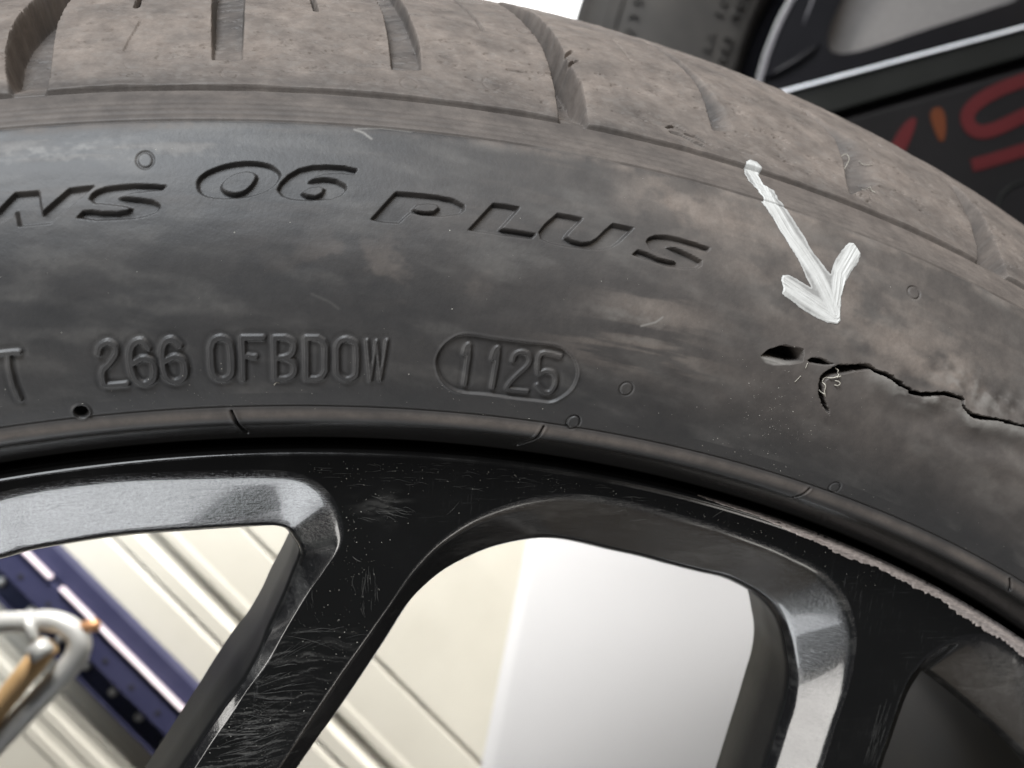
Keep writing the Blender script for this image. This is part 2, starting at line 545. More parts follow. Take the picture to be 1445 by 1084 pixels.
for a, b, dep in SHORT:
    P = extend(a, b, S_CROWN - 12)
    sl = (slice(np.searchsorted(SR, S_BLOCK - 2), np.searchsorted(SR, S_CROWN)), box(P, 6)[1])
    sd = sd_poly(UU[sl], VV[sl], [P])
    n1 = len(a) + 1
    A_, B_ = P[:n1], P[n1:][::-1]
    oa, ob = np.argsort(A_[:, 1]), np.argsort(B_[:, 1])
    ul = np.interp(VV[sl], A_[oa, 1], A_[oa, 0]); ur = np.interp(VV[sl], B_[ob, 1], B_[ob, 0])
    fx = np.clip((UU[sl] - ul) / np.maximum(ur - ul, 0.5), 0, 1)
    if dep > 2:
        k = smooth(0.2, -0.2, sd) * (dep * (0.3 + 0.7 * smooth(P[:, 1].min(), P[:, 1].min() + 14, VV[sl])))
        k = k * (0.75 + 0.25 * (1 - fx))
    else:
        k = smooth(0.25, -0.35, sd) * dep * (1 - smooth(0.1, 1.0, fx)) * (0.25 + 0.75 * smooth(P[:, 1].min(), P[:, 1].min() + 9, VV[sl])) * 1.5
    gr_short[sl] = np.maximum(gr_short[sl], k)
up = smooth(S_BLOCK - 1, S_BLOCK + 15, VV)
g = smooth(0.30, -0.30, gr_main)
RAISE = 0.8
HT += np.where(SHOULDER, RAISE * blk * (1 - g) - g * up * 5.6 - gr_short * (1 - g), 0)
edge_in = np.exp(-(np.maximum(gr_main, 0) / 0.8)**2) * blk
HT -= 0.18 * edge_in
# sipes and nicks on the blocks
for pts, w, dep in (([(194, 18), (201, 0)], 0.30, 2.5), ([(446, 23), (439, 0)], 0.28, 2.5), ([(680, 49), (635, 4)], 0.20, 0.8),
                    ([(199, 38), (177, 78)], 0.08, 0.35), ([(888, 92), (862, 62)], 0.2, 0.25),
                    ([(600, 65), (640, 62), (700, 70)], 0.08, 0.2), ([(715, 105), (735, 108)], 0.18, 0.5), ([(795, 84), (806, 79)], 0.25, 1.0), ([(800, 96), (812, 92)], 0.25, 1.0),
                    ([(945, 193), (958, 197), (975, 206), (988, 211)], 0.35, 1.3), ([(938, 186), (950, 184), (962, 190)], 0.22, 1.2), ([(965, 196), (978, 199), (990, 206)], 0.18, 1.0)):
    q = uv(pts)
    sl = box(q, 3)
    d, _, _ = sd_line(UU[sl], VV[sl], q)
    HT[sl] -= dep * smooth(w + 0.15, w * 0.5, d)
# rough, torn texture of the used shoulder
HT += np.where(VV > S_BLOCK, ((fbm(UU / 2.6, VV / 1.1, 4, 61) - 0.5) * 0.27 + (n_md - 0.5) * 0.16) * blk, 0)
tear = smooth(0.66, 0.72, fbm(UU / 3.5, VV / 0.8, 4, 71)) * blk * (VV > S_BLOCK + 3)
HT -= 0.30 * tear
# block parts
cuts = np.array([P[:5, 0].mean() for P in mains_uv])
for k in range(len(cuts) + 1):
    lo = -1e9 if k == 0 else cuts[k - 1]
    hi = 1e9 if k == len(cuts) else cuts[k]
    m = (blk > 0.5) & (g < 0.5) & (VV < S_T60 + 12)
    # side of each main groove that the point lies on, following the groove's slant
    mid = np.zeros(HT.shape, int)
    for P in mains_uv:
        n2 = len(P)
        half = P[:n2 // 2]
        o_ = np.argsort(half[:, 1])
        ctr = np.interp(VV, half[o_, 1], half[o_, 0])
        mid += (UU > ctr + 1.5)
    break
m = (blk > 0.5) & (g < 0.5) & (VV < S_T60 + 12) & (UU < U[len(thf) - 1])
for k in range(len(mains_uv) + 1):
    PID[m & (mid == k)] = 10 + k

# ---- engraved letters
k5 = 1445 / 260
ENG = {
 'N': [TR(0, 210, k5, [(-250, 680), (0, 475), (120, 352), (305, 340), (330, 505), (545, 318), (738, 296), (400, 580), (300, 592), (150, 605), (125, 480), (100, 515), (0, 580), (-90, 660)])],
 'S': [TR(0, 210, k5, [(705, 395), (720, 362), (760, 332), (830, 308), (930, 294), (1050, 285), (1180, 285), (1302, 295), (1270, 322), (1150, 328), (1020, 345), (930, 376), (1000, 386), (1120, 397), (1200, 411), (1250, 438), (1250, 462), (1230, 490), (1150, 522), (1050, 542), (900, 553), (750, 556), (608, 540), (650, 495), (720, 488), (800, 500), (920, 501), (1000, 487), (1030, 462), (960, 445), (830, 430), (740, 425)])],
 '0': [TR(260, 210, k5, [(102, 270), (130, 218), (190, 176), (290, 136), (400, 111), (520, 103), (630, 116), (700, 142), (745, 182), (750, 215), (720, 265), (660, 315), (560, 355), (450, 378), (300, 385), (180, 370), (120, 335)]),
       TR(260, 210, k5, [(300, 318), (340, 342), (400, 352), (470, 334), (530, 284), (568, 215), (540, 182), (480, 172), (400, 190), (330, 230), (290, 280)])],
 '6': [TR(260, 210, k5, [(733, 320), (758, 268), (820, 206), (900, 160), (1000, 136), (1120, 131), (1250, 138), (1357, 163), (1330, 195), (1230, 185), (1100, 190), (1020, 215), (972, 244), (1100, 231), (1190, 244), (1267, 288), (1268, 320), (1230, 360), (1150, 390), (1000, 400), (850, 392), (770, 365)]),
       TR(260, 210, k5, [(918, 340), (960, 366), (1030, 374), (1082, 348), (1100, 305), (1060, 290), (980, 300)])],
 'P': [TR(510, 250, k5, [(78, 332), (270, 122), (420, 132), (600, 152), (720, 176), (807, 226), (800, 262), (770, 285), (640, 305), (480, 300), (385, 275), (345, 310), (295, 358), (180, 350)]),
       TR(510, 250, k5, [(400, 252), (440, 215), (520, 205), (590, 212), (612, 240), (570, 274), (500, 279), (430, 270)])],
 'L': [TR(510, 250, k5, [(843, 414), (1035, 208), (1130, 218), (1237, 237), (1220, 262), (1110, 385), (1088, 406), (1200, 421), (1367, 447), (1335, 480), (1100, 452), (980, 430)])],
 'U': [TR(750, 270, k5, [(63, 320), (110, 258), (205, 176), (300, 191), (400, 212), (370, 245), (300, 315), (268, 358), (320, 388), (400, 406), (470, 398), (520, 366), (580, 306), (640, 254), (720, 271), (798, 289), (740, 345), (690, 395), (640, 430), (560, 450), (450, 450), (300, 430), (160, 405), (80, 370)])],
 'S2': [TR(750, 270, k5, [(905, 395), (920, 368), (970, 349), (1060, 349), (1160, 371), (1280, 406), (1397, 448), (1375, 474), (1290, 452), (1180, 427), (1076, 427), (1150, 456), (1250, 501), (1333, 548), (1330, 580), (1300, 600), (1200, 605), (1060, 585), (940, 545), (860, 520), (798, 495), (835, 462), (900, 481), (980, 521), (1080, 548), (1140, 553), (1100, 520), (1020, 490), (940, 450)])],
}
for n_, (ch, loops) in enumerate(ENG.items()):
    L = [catmull(uv(lp), 2, True) if ch in '0' else uv(lp) for lp in loops]
    sl = box(np.vstack(L), 1.2)
    sd = sd_poly(UU[sl], VV[sl], L)
    HT[sl] -= 0.92 * smooth(0.13, -0.17, sd)
    sub = PID[sl]; sub[sd < 0.15] = 100 + n_; PID[sl] = sub
# ---- raised moulded characters
kr = 1445 / 280
kd = 1445 / 220
def rd(*st): return list(st)
RAISED = {
 'T': (0, 460, kr, [[(-120, 212), (140, 188)], [(58, 205), (68, 300), (103, 430), (148, 528)]], 17),
 '2': (0, 460, kr, [[(718, 200), (730, 150), (785, 116), (840, 142), (846, 200), (800, 268), (752, 325), (757, 400), (780, 428), (925, 420)]], 19),
 '6': (0, 460, kr, [[(1080, 160), (1035, 106), (975, 128), (950, 195), (956, 300), (990, 385), (1050, 418), (1115, 388), (1130, 310), (1105, 250), (1040, 232), (980, 262)]], 22),
 '6b': (0, 460, kr, [[(1308, 140), (1255, 96), (1202, 118), (1182, 190), (1190, 300), (1220, 376), (1280, 403), (1342, 368), (1352, 300), (1330, 240), (1270, 222), (1205, 250)]], 22),
 'O': (280, 460, kr, [[(92, 160), (112, 106), (165, 84), (218, 106), (240, 170), (246, 325), (215, 375), (165, 386), (118, 358), (98, 290), (92, 160)]], 22),
 'F': (280, 460, kr, [[(322, 84), (330, 385)], [(322, 84), (470, 84)], [(330, 215), (415, 222)]], 20),
 'B': (280, 460, kr, [[(555, 85), (562, 380)], [(555, 85), (640, 85), (690, 115), (696, 160), (676, 205), (620, 228), (570, 230)], [(620, 228), (682, 255), (704, 310), (684, 360), (630, 382), (562, 382)]], 20),
 'D': (280, 460, kr, [[(785, 85), (870, 85), (908, 108), (928, 150), (928, 320), (902, 365), (860, 382), (790, 382), (785, 85)]], 20),
 'Ob': (280, 460, kr, [[(1008, 155), (1030, 112), (1075, 94), (1130, 112), (1152, 155), (1152, 330), (1122, 374), (1075, 386), (1030, 362), (1010, 315), (1008, 155)]], 20),
 'W': (280, 460, kr, [[(1228, 105), (1253, 392)], [(1253, 392), (1297, 110)], [(1297, 110), (1325, 388)], [(1325, 388), (1372, 105)]], 12),
 '1': (610, 460, kd, [[(300, 262), (318, 205), (342, 190), (338, 300), (322, 420), (302, 548)]], 24),
 '1b': (610, 460, kd, [[(562, 312), (585, 240), (612, 218), (605, 320), (585, 450), (560, 580)]], 24),
 '2b': (610, 460, kd, [[(752, 328), (772, 275), (822, 250), (885, 265), (912, 320), (885, 380), (795, 462), (722, 540), (706, 598), (880, 618)]], 22),
 '5': (610, 460, kd, [[(1192, 286), (1012, 266), (990, 448), (1050, 428), (1115, 440), (1150, 490), (1140, 570), (1090, 630), (1030, 620), (975, 560)]], 22),
}
OVAL = catmull(uv(TR(610, 460, kd, [(42, 360), (55, 270), (110, 185), (180, 128), (260, 92), (370, 88), (600, 126), (900, 161), (1130, 186), (1230, 232), (1312, 308), (1348, 410), (1338, 500), (1292, 590), (1210, 660), (1110, 707), (1000, 702), (700, 667), (500, 637), (280, 617), (160, 567), (80, 480)])), 3, True)
sl = box(OVAL, 1.5)
sd = sd_poly(UU[sl], VV[sl], [OVAL])
HT[sl] -= 0.42 * smooth(0.12, -0.16, sd)
HT[sl] += 0.10 * np.exp(-((sd - 0.25) / 0.2)**2)
sub = PID[sl]; sub[sd < 0.3] = 140; PID[sl] = sub
for n_, (ch, (x0, y0, kk, strokes, hw)) in enumerate(RAISED.items()):
    Q = [uv(TR(x0, y0, kk, s_)) for s_ in strokes]
    Q = [catmull(q, 4) if len(q) > 4 and ch not in ('D', 'F', 'W') else q for q in Q]
    sl = box(np.vstack(Q), 2.2)
    d = np.full(UU[sl].shape, 1e9)
    for q in Q:
        d = np.minimum(d, sd_line(UU[sl], VV[sl], q)[0])
    r_ = hw / kk / 8.6
    hh = 0.40 if n_ < 4 else 0.32
    HT[sl] += hh * smooth(r_ + 0.10, r_ - 0.12, d) + 0.05 * np.exp(-((d - r_ + 0.1) / 0.1)**2)
    HT[sl] -= 0.05 * np.exp(-((d - r_ - 0.5) / 0.35)**2)
    sub = PID[sl]; sub[d < r_ + 0.15] = 150 + n_; PID[sl] = sub
# ---- vent pips
PIPS = [(205, 226, 11.5, 0.22), (884, 549, 9.5, 0.22), (809, 596, 9.5, 0.3), (1178, 688, 8.5, 0.22), (1290, 413, 8.5, 0.25),
        (324.5, 111, 12, 0.22), (577, 124.6, 12, 0.16), (692, 125, 12, 0.12), (192, 94, 15, 0.10), (1212, 279, 9, 0.4), (453, 99, 12, 0.08)]
for n_, (x, y, r, dep) in enumerate(PIPS):
    cu = uv([(x, y)])[0]
    edge = uv([(x + r, y), (x, y + r), (x - r, y), (x, y - r)])
    ru = (edge[0][0] - edge[2][0]) / 2
    rv = abs(edge[3][1] - edge[1][1]) / 2
    if y < 130: rv = min(rv, ru * 1.6)
    sl = box(np.array([cu - 3.5, cu + 3.5]), 0)
    q = np.hypot((UU[sl] - cu[0]) / ru, (VV[sl] - cu[1]) / rv)
    ang = np.arctan2(VV[sl] - cu[1], UU[sl] - cu[0])
    amt = 1.0 if n_ < 5 else smooth(0.3, 0.55, vnoise(ang * 1.2 + 20, ang * 0 + n_))
    HT[sl] -= dep * np.exp(-((q - 1) * ru / 0.13)**2) * amt
    HT[sl] += dep * 0.5 * smooth(1.0, 0.8, q) * (1 if n_ in (2, 9) else 0.2)
    sub = PID[sl]; sub[(q < 1.1)] = 200 + n_; PID[sl] = sub
cu = uv([(115, 581)])[0]
sl = box(np.array([cu - 4, cu + 4]), 0)
q = np.hypot(UU[sl] - cu[0], VV[sl] - cu[1])
HT[sl] -= 1.6 * smooth(1.12, 0.9, q)
HT[sl] += 0.22 * np.exp(-((q - 1.32) / 0.2)**2)
sub = PID[sl]; sub[q < 1.6] = 220; PID[sl] = sub
# radial mould splits across the bead rib
for px0, lean, long_ in (((327, 581), 2.2, 8.5), ((767, 604), -2.4, 8.5), ((1142, 690), -1.4, 3.0), ((1420, 822), 2.4, 2.0)):
    u0 = uv([px0])[0][0]
    kk_ = np.linspace(0, 1, 5)
    q = np.stack([u0 + lean * kk_ + 0.12 * np.sin(kk_ * 5), S_RIDGE - 0.2 - long_ * kk_], -1)
    sl = box(q, 2)
    d, par, sg = sd_line(UU[sl], VV[sl], q)
    HT[sl] -= 0.8 * smooth(0.26, 0.04, d)
    HT[sl] += 0.07 * np.exp(-((d - 0.55) / 0.3)**2)

# ---- the gash
kg = 1445 / 395
def G(pts): return TR(1050, 460, kg, pts)
gash = [(435, 447, 1), (412, 402, 6), (396, 342, 8), (400, 287, 10), (430, 247, 15), (480, 226, 18), (550, 219, 13), (630, 212, 9), (655, 218, 5), (690, 240, 6), (740, 258, 7), (790, 290, 7), (845, 327, 4), (862, 345, 8), (930, 355, 9), (1020, 350, 6),
        (1060, 356, 5), (1122, 382, 4), (1124, 408, 3), (1150, 444, 4), (1180, 462, 7), (1230, 475, 8), (1290, 483, 6), (1330, 490, 3), (1362, 498, 4), (1402, 511, 2.5), (1450, 520, 2), (1500, 540, 1.5)]
gp = uv(G([(a, b) for a, b, _ in gash]))
gw = np.array([w for _, _, w in gash]) / kg / 6.6
gp2 = catmull(gp, 4)
gw2 = np.interp(np.linspace(0, len(gw) - 1, len(gp2)), np.arange(len(gw)), gw)
sl = box(gp, 9)
d, par, side = sd_line(UU[sl], VV[sl], gp2, gw2)
d = d + (n_hi[sl] - 0.5) * 0.42 + (fbm(UU[sl] / 0.45, VV[sl] / 0.45, 2, 131) - 0.5) * 0.25
# lips: lower edge of the cut stands proud, the skin sags below it
low = side < 0
pn = par / par.max()
lowd = np.where(low, np.abs(side), 0)
prof_up = np.exp(-((lowd - 0.9) / 1.1)**2) * low * smooth(0.22, 0.4, pn)
sag = np.exp(-((lowd - 4.6) / 2.0)**2) * low * smooth(0.3, 0.5, pn)
ridge2 = np.exp(-((lowd - 7.2) / 1.5)**2) * low * smooth(0.6, 0.85, pn)
delta = 1.0 * prof_up * (0.3 + 1.2 * n_md[sl]) - 0.55 * sag + 0.30 * np.exp(-(np.where(~low, np.abs(side), 9) / 1.6)**2) + 0.45 * ridge2
lipw = prof_up.copy()
def blur(A, k, n):
    for _ in range(n):
        for ax in (0, 1):
            c = np.cumsum(np.concatenate([np.repeat(np.take(A, [0], ax), k + 1, ax), A, np.repeat(np.take(A, [-1], ax), k, ax)], ax), ax)
            m_ = 2 * k + 1
            A = (np.take(c, range(m_, c.shape[ax]), ax) - np.take(c, range(0, c.shape[ax] - m_), ax)) / m_
    return A
HT[sl] += blur(delta, 4, 3) - 4.6 * smooth(0.12, -0.2, d)
SCF_LIT[sl] = np.maximum(SCF_LIT[sl], 0.95 * blur(lipw, 3, 2) * smooth(0.40, 0.62, n_md[sl] + 0.1) * (0.4 + 0.8 * n_hi[sl]))
rip = np.exp(-((np.where(~low, np.abs(side), 30) - 3.2) / 2.2)**2) * smooth(0.45, 0.7, pn)
HT[sl] += 0.16 * blur(rip * np.sin(UU[sl] / 0.55 + 3 * n_md[sl]), 2, 2)
SCF_LIT[sl] = np.maximum(SCF_LIT[sl], 0.55 * blur(rip, 4, 2) * smooth(0.45, 0.7, n_hi[sl] * 0.5 + n_md[sl] * 0.5))
sub = PID[sl]; sub[d < 0.12] = 300; PID[sl] = sub
# eye-shaped tear and the little tear beside it
E1 = uv(G([(88, 156), (130, 122), (180, 108), (215, 100), (230, 108), (300, 122), (302, 150), (296, 182), (230, 196), (150, 200), (110, 185)]))
sl = box(E1, 2.5)
sd = sd_poly(UU[sl], VV[sl], [E1]) + (n_hi[sl] - 0.5) * 0.15
top = E1[:, 1].max(); bot = E1[:, 1].min()
k = np.clip((VV[sl] - bot) / (top - bot), 0, 1)
HT[sl] -= smooth(0.1, -0.25, sd) * (0.15 + 7.0 * smooth(0.15, 0.62, k))
SCF_LIT[sl] = np.maximum(SCF_LIT[sl], smooth(0.3, -0.2, sd) * (1 - smooth(0.2, 0.6, k)) * 0.6)  # lit lower slope of the tear painted paler through the scuff mask
sub = PID[sl]; sub[sd < 0.12] = 301; PID[sl] = sub
E2 = uv(G([(328, 178), (345, 165), (380, 166), (412, 175), (430, 190), (456, 196), (420, 200), (370, 194), (340, 188)]))
sl = box(E2, 2.0)
sd = sd_poly(UU[sl], VV[sl], [E2]) + (n_hi[sl] - 0.5) * 0.12
HT[sl] -= 3.2 * smooth(0.1, -0.2, sd)
sub = PID[sl]; sub[sd < 0.12] = 302; PID[sl] = sub
# bump of torn skin round the tears
for (x, y, rx, ry, a) in ((1165, 505, 5, 2.4, 0.35), (1110, 512, 5, 2, 0.25)):
    c = uv([(x, y)])[0]
    HT += a * np.exp(-((UU - c[0]) / rx)**2 - ((VV - c[1]) / ry)**2)

# ---- dirt and scuffs (stains with shapes of their own), plus the painted ridge highlight
def blob(x, y, ru, rv):
    c = uv([(x, y)])[0]
    return np.exp(-((UU - c[0]) / ru)**2 - ((VV - c[1]) / rv)**2)
uR = uv([(1000, 300)])[0][0]; uL = uv([(300, 300)])[0][0]
right = smooth(uL, uv([(1400, 400)])[0][0], UU)
side_d = 0.05 + 0.30 * right * smooth(S_RIDGE + 2, S_RIDGE + 16, VV) + 0.10 * (n_lo - 0.5)
side_d += 0.55 * blob(960, 290, 9, 4.0) * smooth(0.35, 0.65, n_md) + 0.35 * blob(1050, 300, 16, 5)
side_d += 0.55 * (blob(930, 440, 9, 2.6) + blob(900, 500, 12, 3)) * smooth(0.42, 0.62, n_st) + 0.5 * blob(1180, 420, 20, 8) * smooth(0.3, 0.7, n_md)
side_d += 0.6 * blob(1330, 520, 12, 5) * smooth(0.3, 0.7, n_md) + 0.25 * blob(560, 370, 14, 4) * smooth(0.45, 0.65, n_md)
side_d += 0.10 * smooth(0.52, 0.72, n_st) * smooth(S_CREASE - 22, S_CREASE - 5, VV)
side_d += 0.35 * np.exp(-((VV - S_CREASE + 0.6) / 0.9)**2) * smooth(0.4, 0.7, n_md)
tread_d = 0.62 + 0.5 * (fbm(UU / 6, VV / 5, 4, 81) - 0.45) + 0.2 * smooth(S_BLOCK, S_BLOCK + 14, VV)
ring_d = 0.42 + 0.25 * right + 0.2 * (n_st - 0.5)
t_ = smooth(S_CREASE - 0.3, S_CREASE + 0.3, VV)
t2 = smooth(S_BLOCK + 0.5, S_BLOCK + 5, VV)
DIRT_LIT = side_d * (1 - t_) + t_ * (ring_d * (1 - t2) + tread_d * t2)
DIRT_LIT *= smooth(S_RIDGE - 2.0, S_RIDGE + 0.5, VV) * 0.9 + 0.1
DIRT_LIT += 0.62 * np.exp(-((VV - (S_RIDGE - 0.9)) / 0.9)**2) * (0.6 + 0.6 * (n_st - 0.3))  # warm dirt band that also paints the ridge's highlight into the colour
DIRT_LIT = np.clip(DIRT_LIT - 0.35 * g * up - 0.30 * np.clip(gr_short, 0, 1.5), 0, 1)
SCF_LIT += 0.34 * smooth(0.50, 0.72, n_hi * 0.35 + n_st * 0.65) * (blob(60, 215, 10, 2.6) + 0.7 * blob(250, 215, 20, 3) + 0.8 * blob(900, 460, 8, 3) + 0.6 * blob(1300, 540, 14, 5))
SCF_LIT += 0.14 * smooth(0.5, 0.8, n_hi) * blk
for pts, w, a in (([(500, 183), (512, 187), (524, 196)], 0.10, 0.8), ([(505, 182), (540, 181), (580, 186)], 0.09, 0.5), ([(905, 460), (925, 455), (935, 448)], 0.12, 0.7),
                  ([(440, 415), (465, 426), (478, 436)], 0.15, 0.12)):
    q = uv(pts)
    sl = box(q, 1.5)
    d, _, _ = sd_line(UU[sl], VV[sl], q)
    SCF_LIT[sl] = np.maximum(SCF_LIT[sl], a * smooth(w + 0.2, 0, d))
patch = smooth(0.45, 0.85, fbm(UU / 8 + VV / 9, VV / 3.5, 5, 101)) * (0.4 + 0.6 * fbm(UU / 0.8, VV / 0.8, 3, 103))
SCF_LIT += 0.20 * patch * (VV > S_RIDGE + 3) * (VV < S_CREASE)
SCF_LIT = np.clip(SCF_LIT, 0, 1)
COVE = np.clip(0.85 * smooth(S_RIDGE - 1.6, S_RIDGE - 3.6, VV), 0, 1)  # cove below the rib gets a darker, glossier finish

# ---- build the tyre surface and split it into its parts
R0, Z0 = prof(SR)
R2, Z2 = prof(SR + 0.05); R1, Z1 = prof(SR - 0.05)
l_ = np.hypot(R2 - R1, Z2 - Z1) + 1e-9
nr, nz = -(Z2 - Z1) / l_, (R2 - R1) / l_
RR = R0[:, None] + nr[:, None] * HT
ZZ = Z0[:, None] + nz[:, None] * HT
VTX = wl(np.stack([RR * np.sin(TH)[None], RR * np.cos(TH)[None], ZZ], -1))
# vertex normals of the whole sheet (so the split parts shade as one skin)
du = np.roll(VTX, -1, 1) - np.roll(VTX, 1, 1)
dv = np.gradient(VTX, axis=0)
NRM = np.cross(du, dv)
NRM /= np.linalg.norm(NRM, axis=2)[..., None] + 1e-20
mid_i, mid_j = np.searchsorted(SR, S_RIDGE + 15), len(thf) // 2
flip = NRM[mid_i, mid_j] @ (np.array([0, -1.0, 0])) < 0
if flip: NRM = -NRM
allV, allQ = rc_grid(VTX, True)
if flip: allQ = allQ[:, ::-1]
else: allQ = allQ
WEAR = np.stack([DIRT_LIT, SCF_LIT, COVE, np.ones_like(DIRT_LIT)], -1).reshape(-1, 4)
NF = NRM.reshape(-1, 3)
FID = PID.reshape(-1)[rc_grid(VTX, True)[1][:, 0]]
def tyre_part(pid, name, parent, label=None):
    f = allQ[FID == pid]
    if not len(f): return None
    idx, inv = np.unique(f, return_inverse=True)
    me = grid_mesh(name, allV[idx], inv.reshape(-1, 4), WEAR[idx], NF[idx])
    return link(name, me, RUBBER, parent, label)
sidewall = tyre_part(0, 'sidewall', wheel, 'black rubber tyre sidewall with moulded lettering and a long gash')
tyre_part(1, 'bead_rib', wheel, 'smooth black rubber rib hugging the rim edge')
tread_base = tyre_part(2, 'tread_base', wheel, 'ribbed shoulder band and groove floors of the tyre')
for k in range(len(mains_uv) + 1):
    tyre_part(10 + k, 'shoulder_block', wheel)
for n_, ch in enumerate(ENG):
    tyre_part(100 + n_, 'engraved_letter', sidewall, 'engraved slanted character ' + ch[0])
tyre_part(140, 'date_code_plate', sidewall, 'sunken oval carrying the raised digits 1125')
for n_, ch in enumerate(RAISED):
    tyre_part(150 + n_, 'raised_character', sidewall, 'raised moulded character ' + ch[0])
for n_ in range(len(PIPS)):
    tyre_part(200 + n_, 'mould_pip', tread_base if PIPS[n_][1] < 150 or n_ == 9 else sidewall)
tyre_part(220, 'mould_hole', sidewall, 'small dark round hole at the rim rib')
tyre_part(300, 'gash', sidewall, 'long ragged cut through the rubber')
tyre_part(301, 'tear', sidewall, 'eye-shaped tear in the rubber')
tyre_part(302, 'tear', sidewall, 'small tear in the rubber')

def h_at(u, v):
    """relief height at (u, v) by bilinear lookup"""
    j = np.clip(np.searchsorted(U[:len(thf)], u) - 1, 0, len(thf) - 2)
    i = np.clip(np.searchsorted(SR, v) - 1, 0, NV - 2)
    fu = np.clip((u - U[j]) / (U[j + 1] - U[j]), 0, 1); fv = np.clip((v - SR[i]) / (SR[i + 1] - SR[i]), 0, 1)
    return (HT[i, j] * (1 - fu) + HT[i, j + 1] * fu) * (1 - fv) + (HT[i + 1, j] * (1 - fu) + HT[i + 1, j + 1] * fu) * fv

# ---- white paint arrow: a thin brushed coat that follows the relief
ka = 1007 / 260
ARROW = uv(TR(1000, 200, ka, [(192, 180), (190, 135), (210, 122), (250, 135), (280, 165), (270, 195), (300, 240), (355, 270), (385, 325), (440, 390), (480, 450), (530, 525), (560, 590), (610, 650), (665, 722), (690, 650), (720, 600), (765, 550), (795, 555), (832, 610), (820, 660), (780, 710), (745, 780), (725, 850), (720, 930), (722, 980), (705, 1000), (650, 992), (590, 965), (520, 925), (450, 870), (400, 835), (405, 800), (392, 760), (400, 730), (435, 727), (480, 750), (520, 775), (555, 795), (530, 740), (490, 650), (440, 570), (390, 490), (350, 420), (285, 330), (300, 325), (255, 255), (215, 215)]))
SH = uv(TR(1000, 200, ka, [(230, 150), (330, 330), (450, 520), (600, 740), (690, 940)]))
B1 = uv(TR(1000, 200, ka, [(400, 770), (520, 850), (700, 970)]))
B2 = uv(TR(1000, 200, ka, [(800, 580), (720, 720), (695, 900)]))
st = 0.06
gu = np.arange(ARROW[:, 0].min() - 0.4, ARROW[:, 0].max() + 0.4, st)
gv = np.arange(ARROW[:, 1].min() - 0.4, ARROW[:, 1].max() + 0.4, st)
AU, AV = np.meshgrid(gu, gv)
sd = sd_poly(AU, AV, [ARROW]) + (fbm(AU / 0.5, AV / 0.5, 3, 91) - 0.5) * 0.22
thick = np.zeros(AU.shape)
for L_, sdn in ((SH, 3), (B1, 5), (B2, 7)):
    d, par, side = sd_line(AU, AV, L_)
    streak = fbm(side / 0.28 + 50, par / 0.9, 3, sdn)
    thick = np.maximum(thick, smooth(1.6, 0.7, d) * (0.04 + 0.20 * streak))
thick = thick * smooth(0.05, -0.35, sd) + 0.05 * np.exp(-((sd + 0.25) / 0.2)**2) + 0.03
hh = h_at(AU, AV) + thick
inside = sd < 0
R_, Z_ = prof(AV)
P3 = wl(surf(AU / UREF, AV, hh))
v_, q_ = rc_grid(P3)
q_ = q_[:, ::-1] if flip else q_
keep = inside.reshape(-1)[q_].all(1)
q_ = q_[keep]
idx, inv = np.unique(q_, return_inverse=True)
thin = 0
cov = np.clip((thick - 0.03) / 0.2 + 0.25 * (fbm(AU / 1.2, AV / 1.2, 3, 95) - 0.4), 0, 1)
cw = np.stack([cov, cov, cov, np.ones_like(cov)], -1).reshape(-1, 4)
me = grid_mesh('paint_arrow', v_[idx], inv.reshape(-1, 4), cw[idx])
link('paint_arrow', me, PAINT, sidewall, 'white hand-painted arrow pointing at the gash')

# ---- frayed fibres at the gash and loose hairs in the grooves
def fibre(pts, x0, y0, k, r, lift):
    q = catmull(uv(TR(x0, y0, k, pts)), 5)
    lf = np.interp(np.linspace(0, 1, len(q)), np.linspace(0, 1, len(lift)), lift)
    return tube_data(wl(surf(q[:, 0] / UREF, q[:, 1], np.maximum(h_at(q[:, 0], q[:, 1]), -0.8) + lf)), r * MM, 5)
kf = 1445 / 220
fibs = [fibre([(668, 392), (682, 415), (672, 450), (640, 472), (600, 478), (560, 490)], 1080, 460, kf, 0.10, [0.1, 0.6, 0.4, 0.3, 0.3, 0.2]),
        fibre([(640, 505), (668, 510), (680, 530), (660, 548), (638, 545)], 1080, 460, kf, 0.08, [0.1, 0.4, 0.5, 0.4, 0.1]),
        fibre([(560, 490), (540, 520), (545, 560), (540, 600), (552, 650)], 1080, 460, kf, 0.10, [0.2, 0.4, 0.4, 0.3, 0.1]),
        fibre([(505, 598), (525, 620), (545, 628)], 1080, 460, kf, 0.09, [0.3, 0.5, 0.2]),
        fibre([(650, 470), (690, 462)], 1080, 460, kf, 0.10, [0.4, 0.3]),
        fibre([(382, 340), (365, 390)], 1080, 460, kf, 0.06, [0.1, 0.1]),
        fibre([(325, 460), (270, 520)], 1080, 460, kf, 0.05, [0.1, 0.1]),
        fibre([(425, 405), (455, 398), (468, 425), (450, 465)], 1060, 100, 3.387, 0.07, [0.3, 0.8, 0.8, 0.2]),
        fibre([(515, 430), (535, 460), (565, 468)], 1060, 100, 3.387, 0.06, [0.2, 0.5, 0.2]),
        fibre([(535, 555), (550, 580), (578, 605)], 1060, 100, 3.387, 0.07, [0.2, 0.4, 0.1]),
        fibre([(550, 430), (570, 410), (590, 415)], 280, 460, kr, 0.05, [0.1, 0.1, 0.1])]
V_, F_ = join(fibs)
link('frayed_fibre', poly_mesh('frayed_fibre', V_, F_, True), FIBRE, sidewall, 'pale frayed threads at the cut', 'stuff')

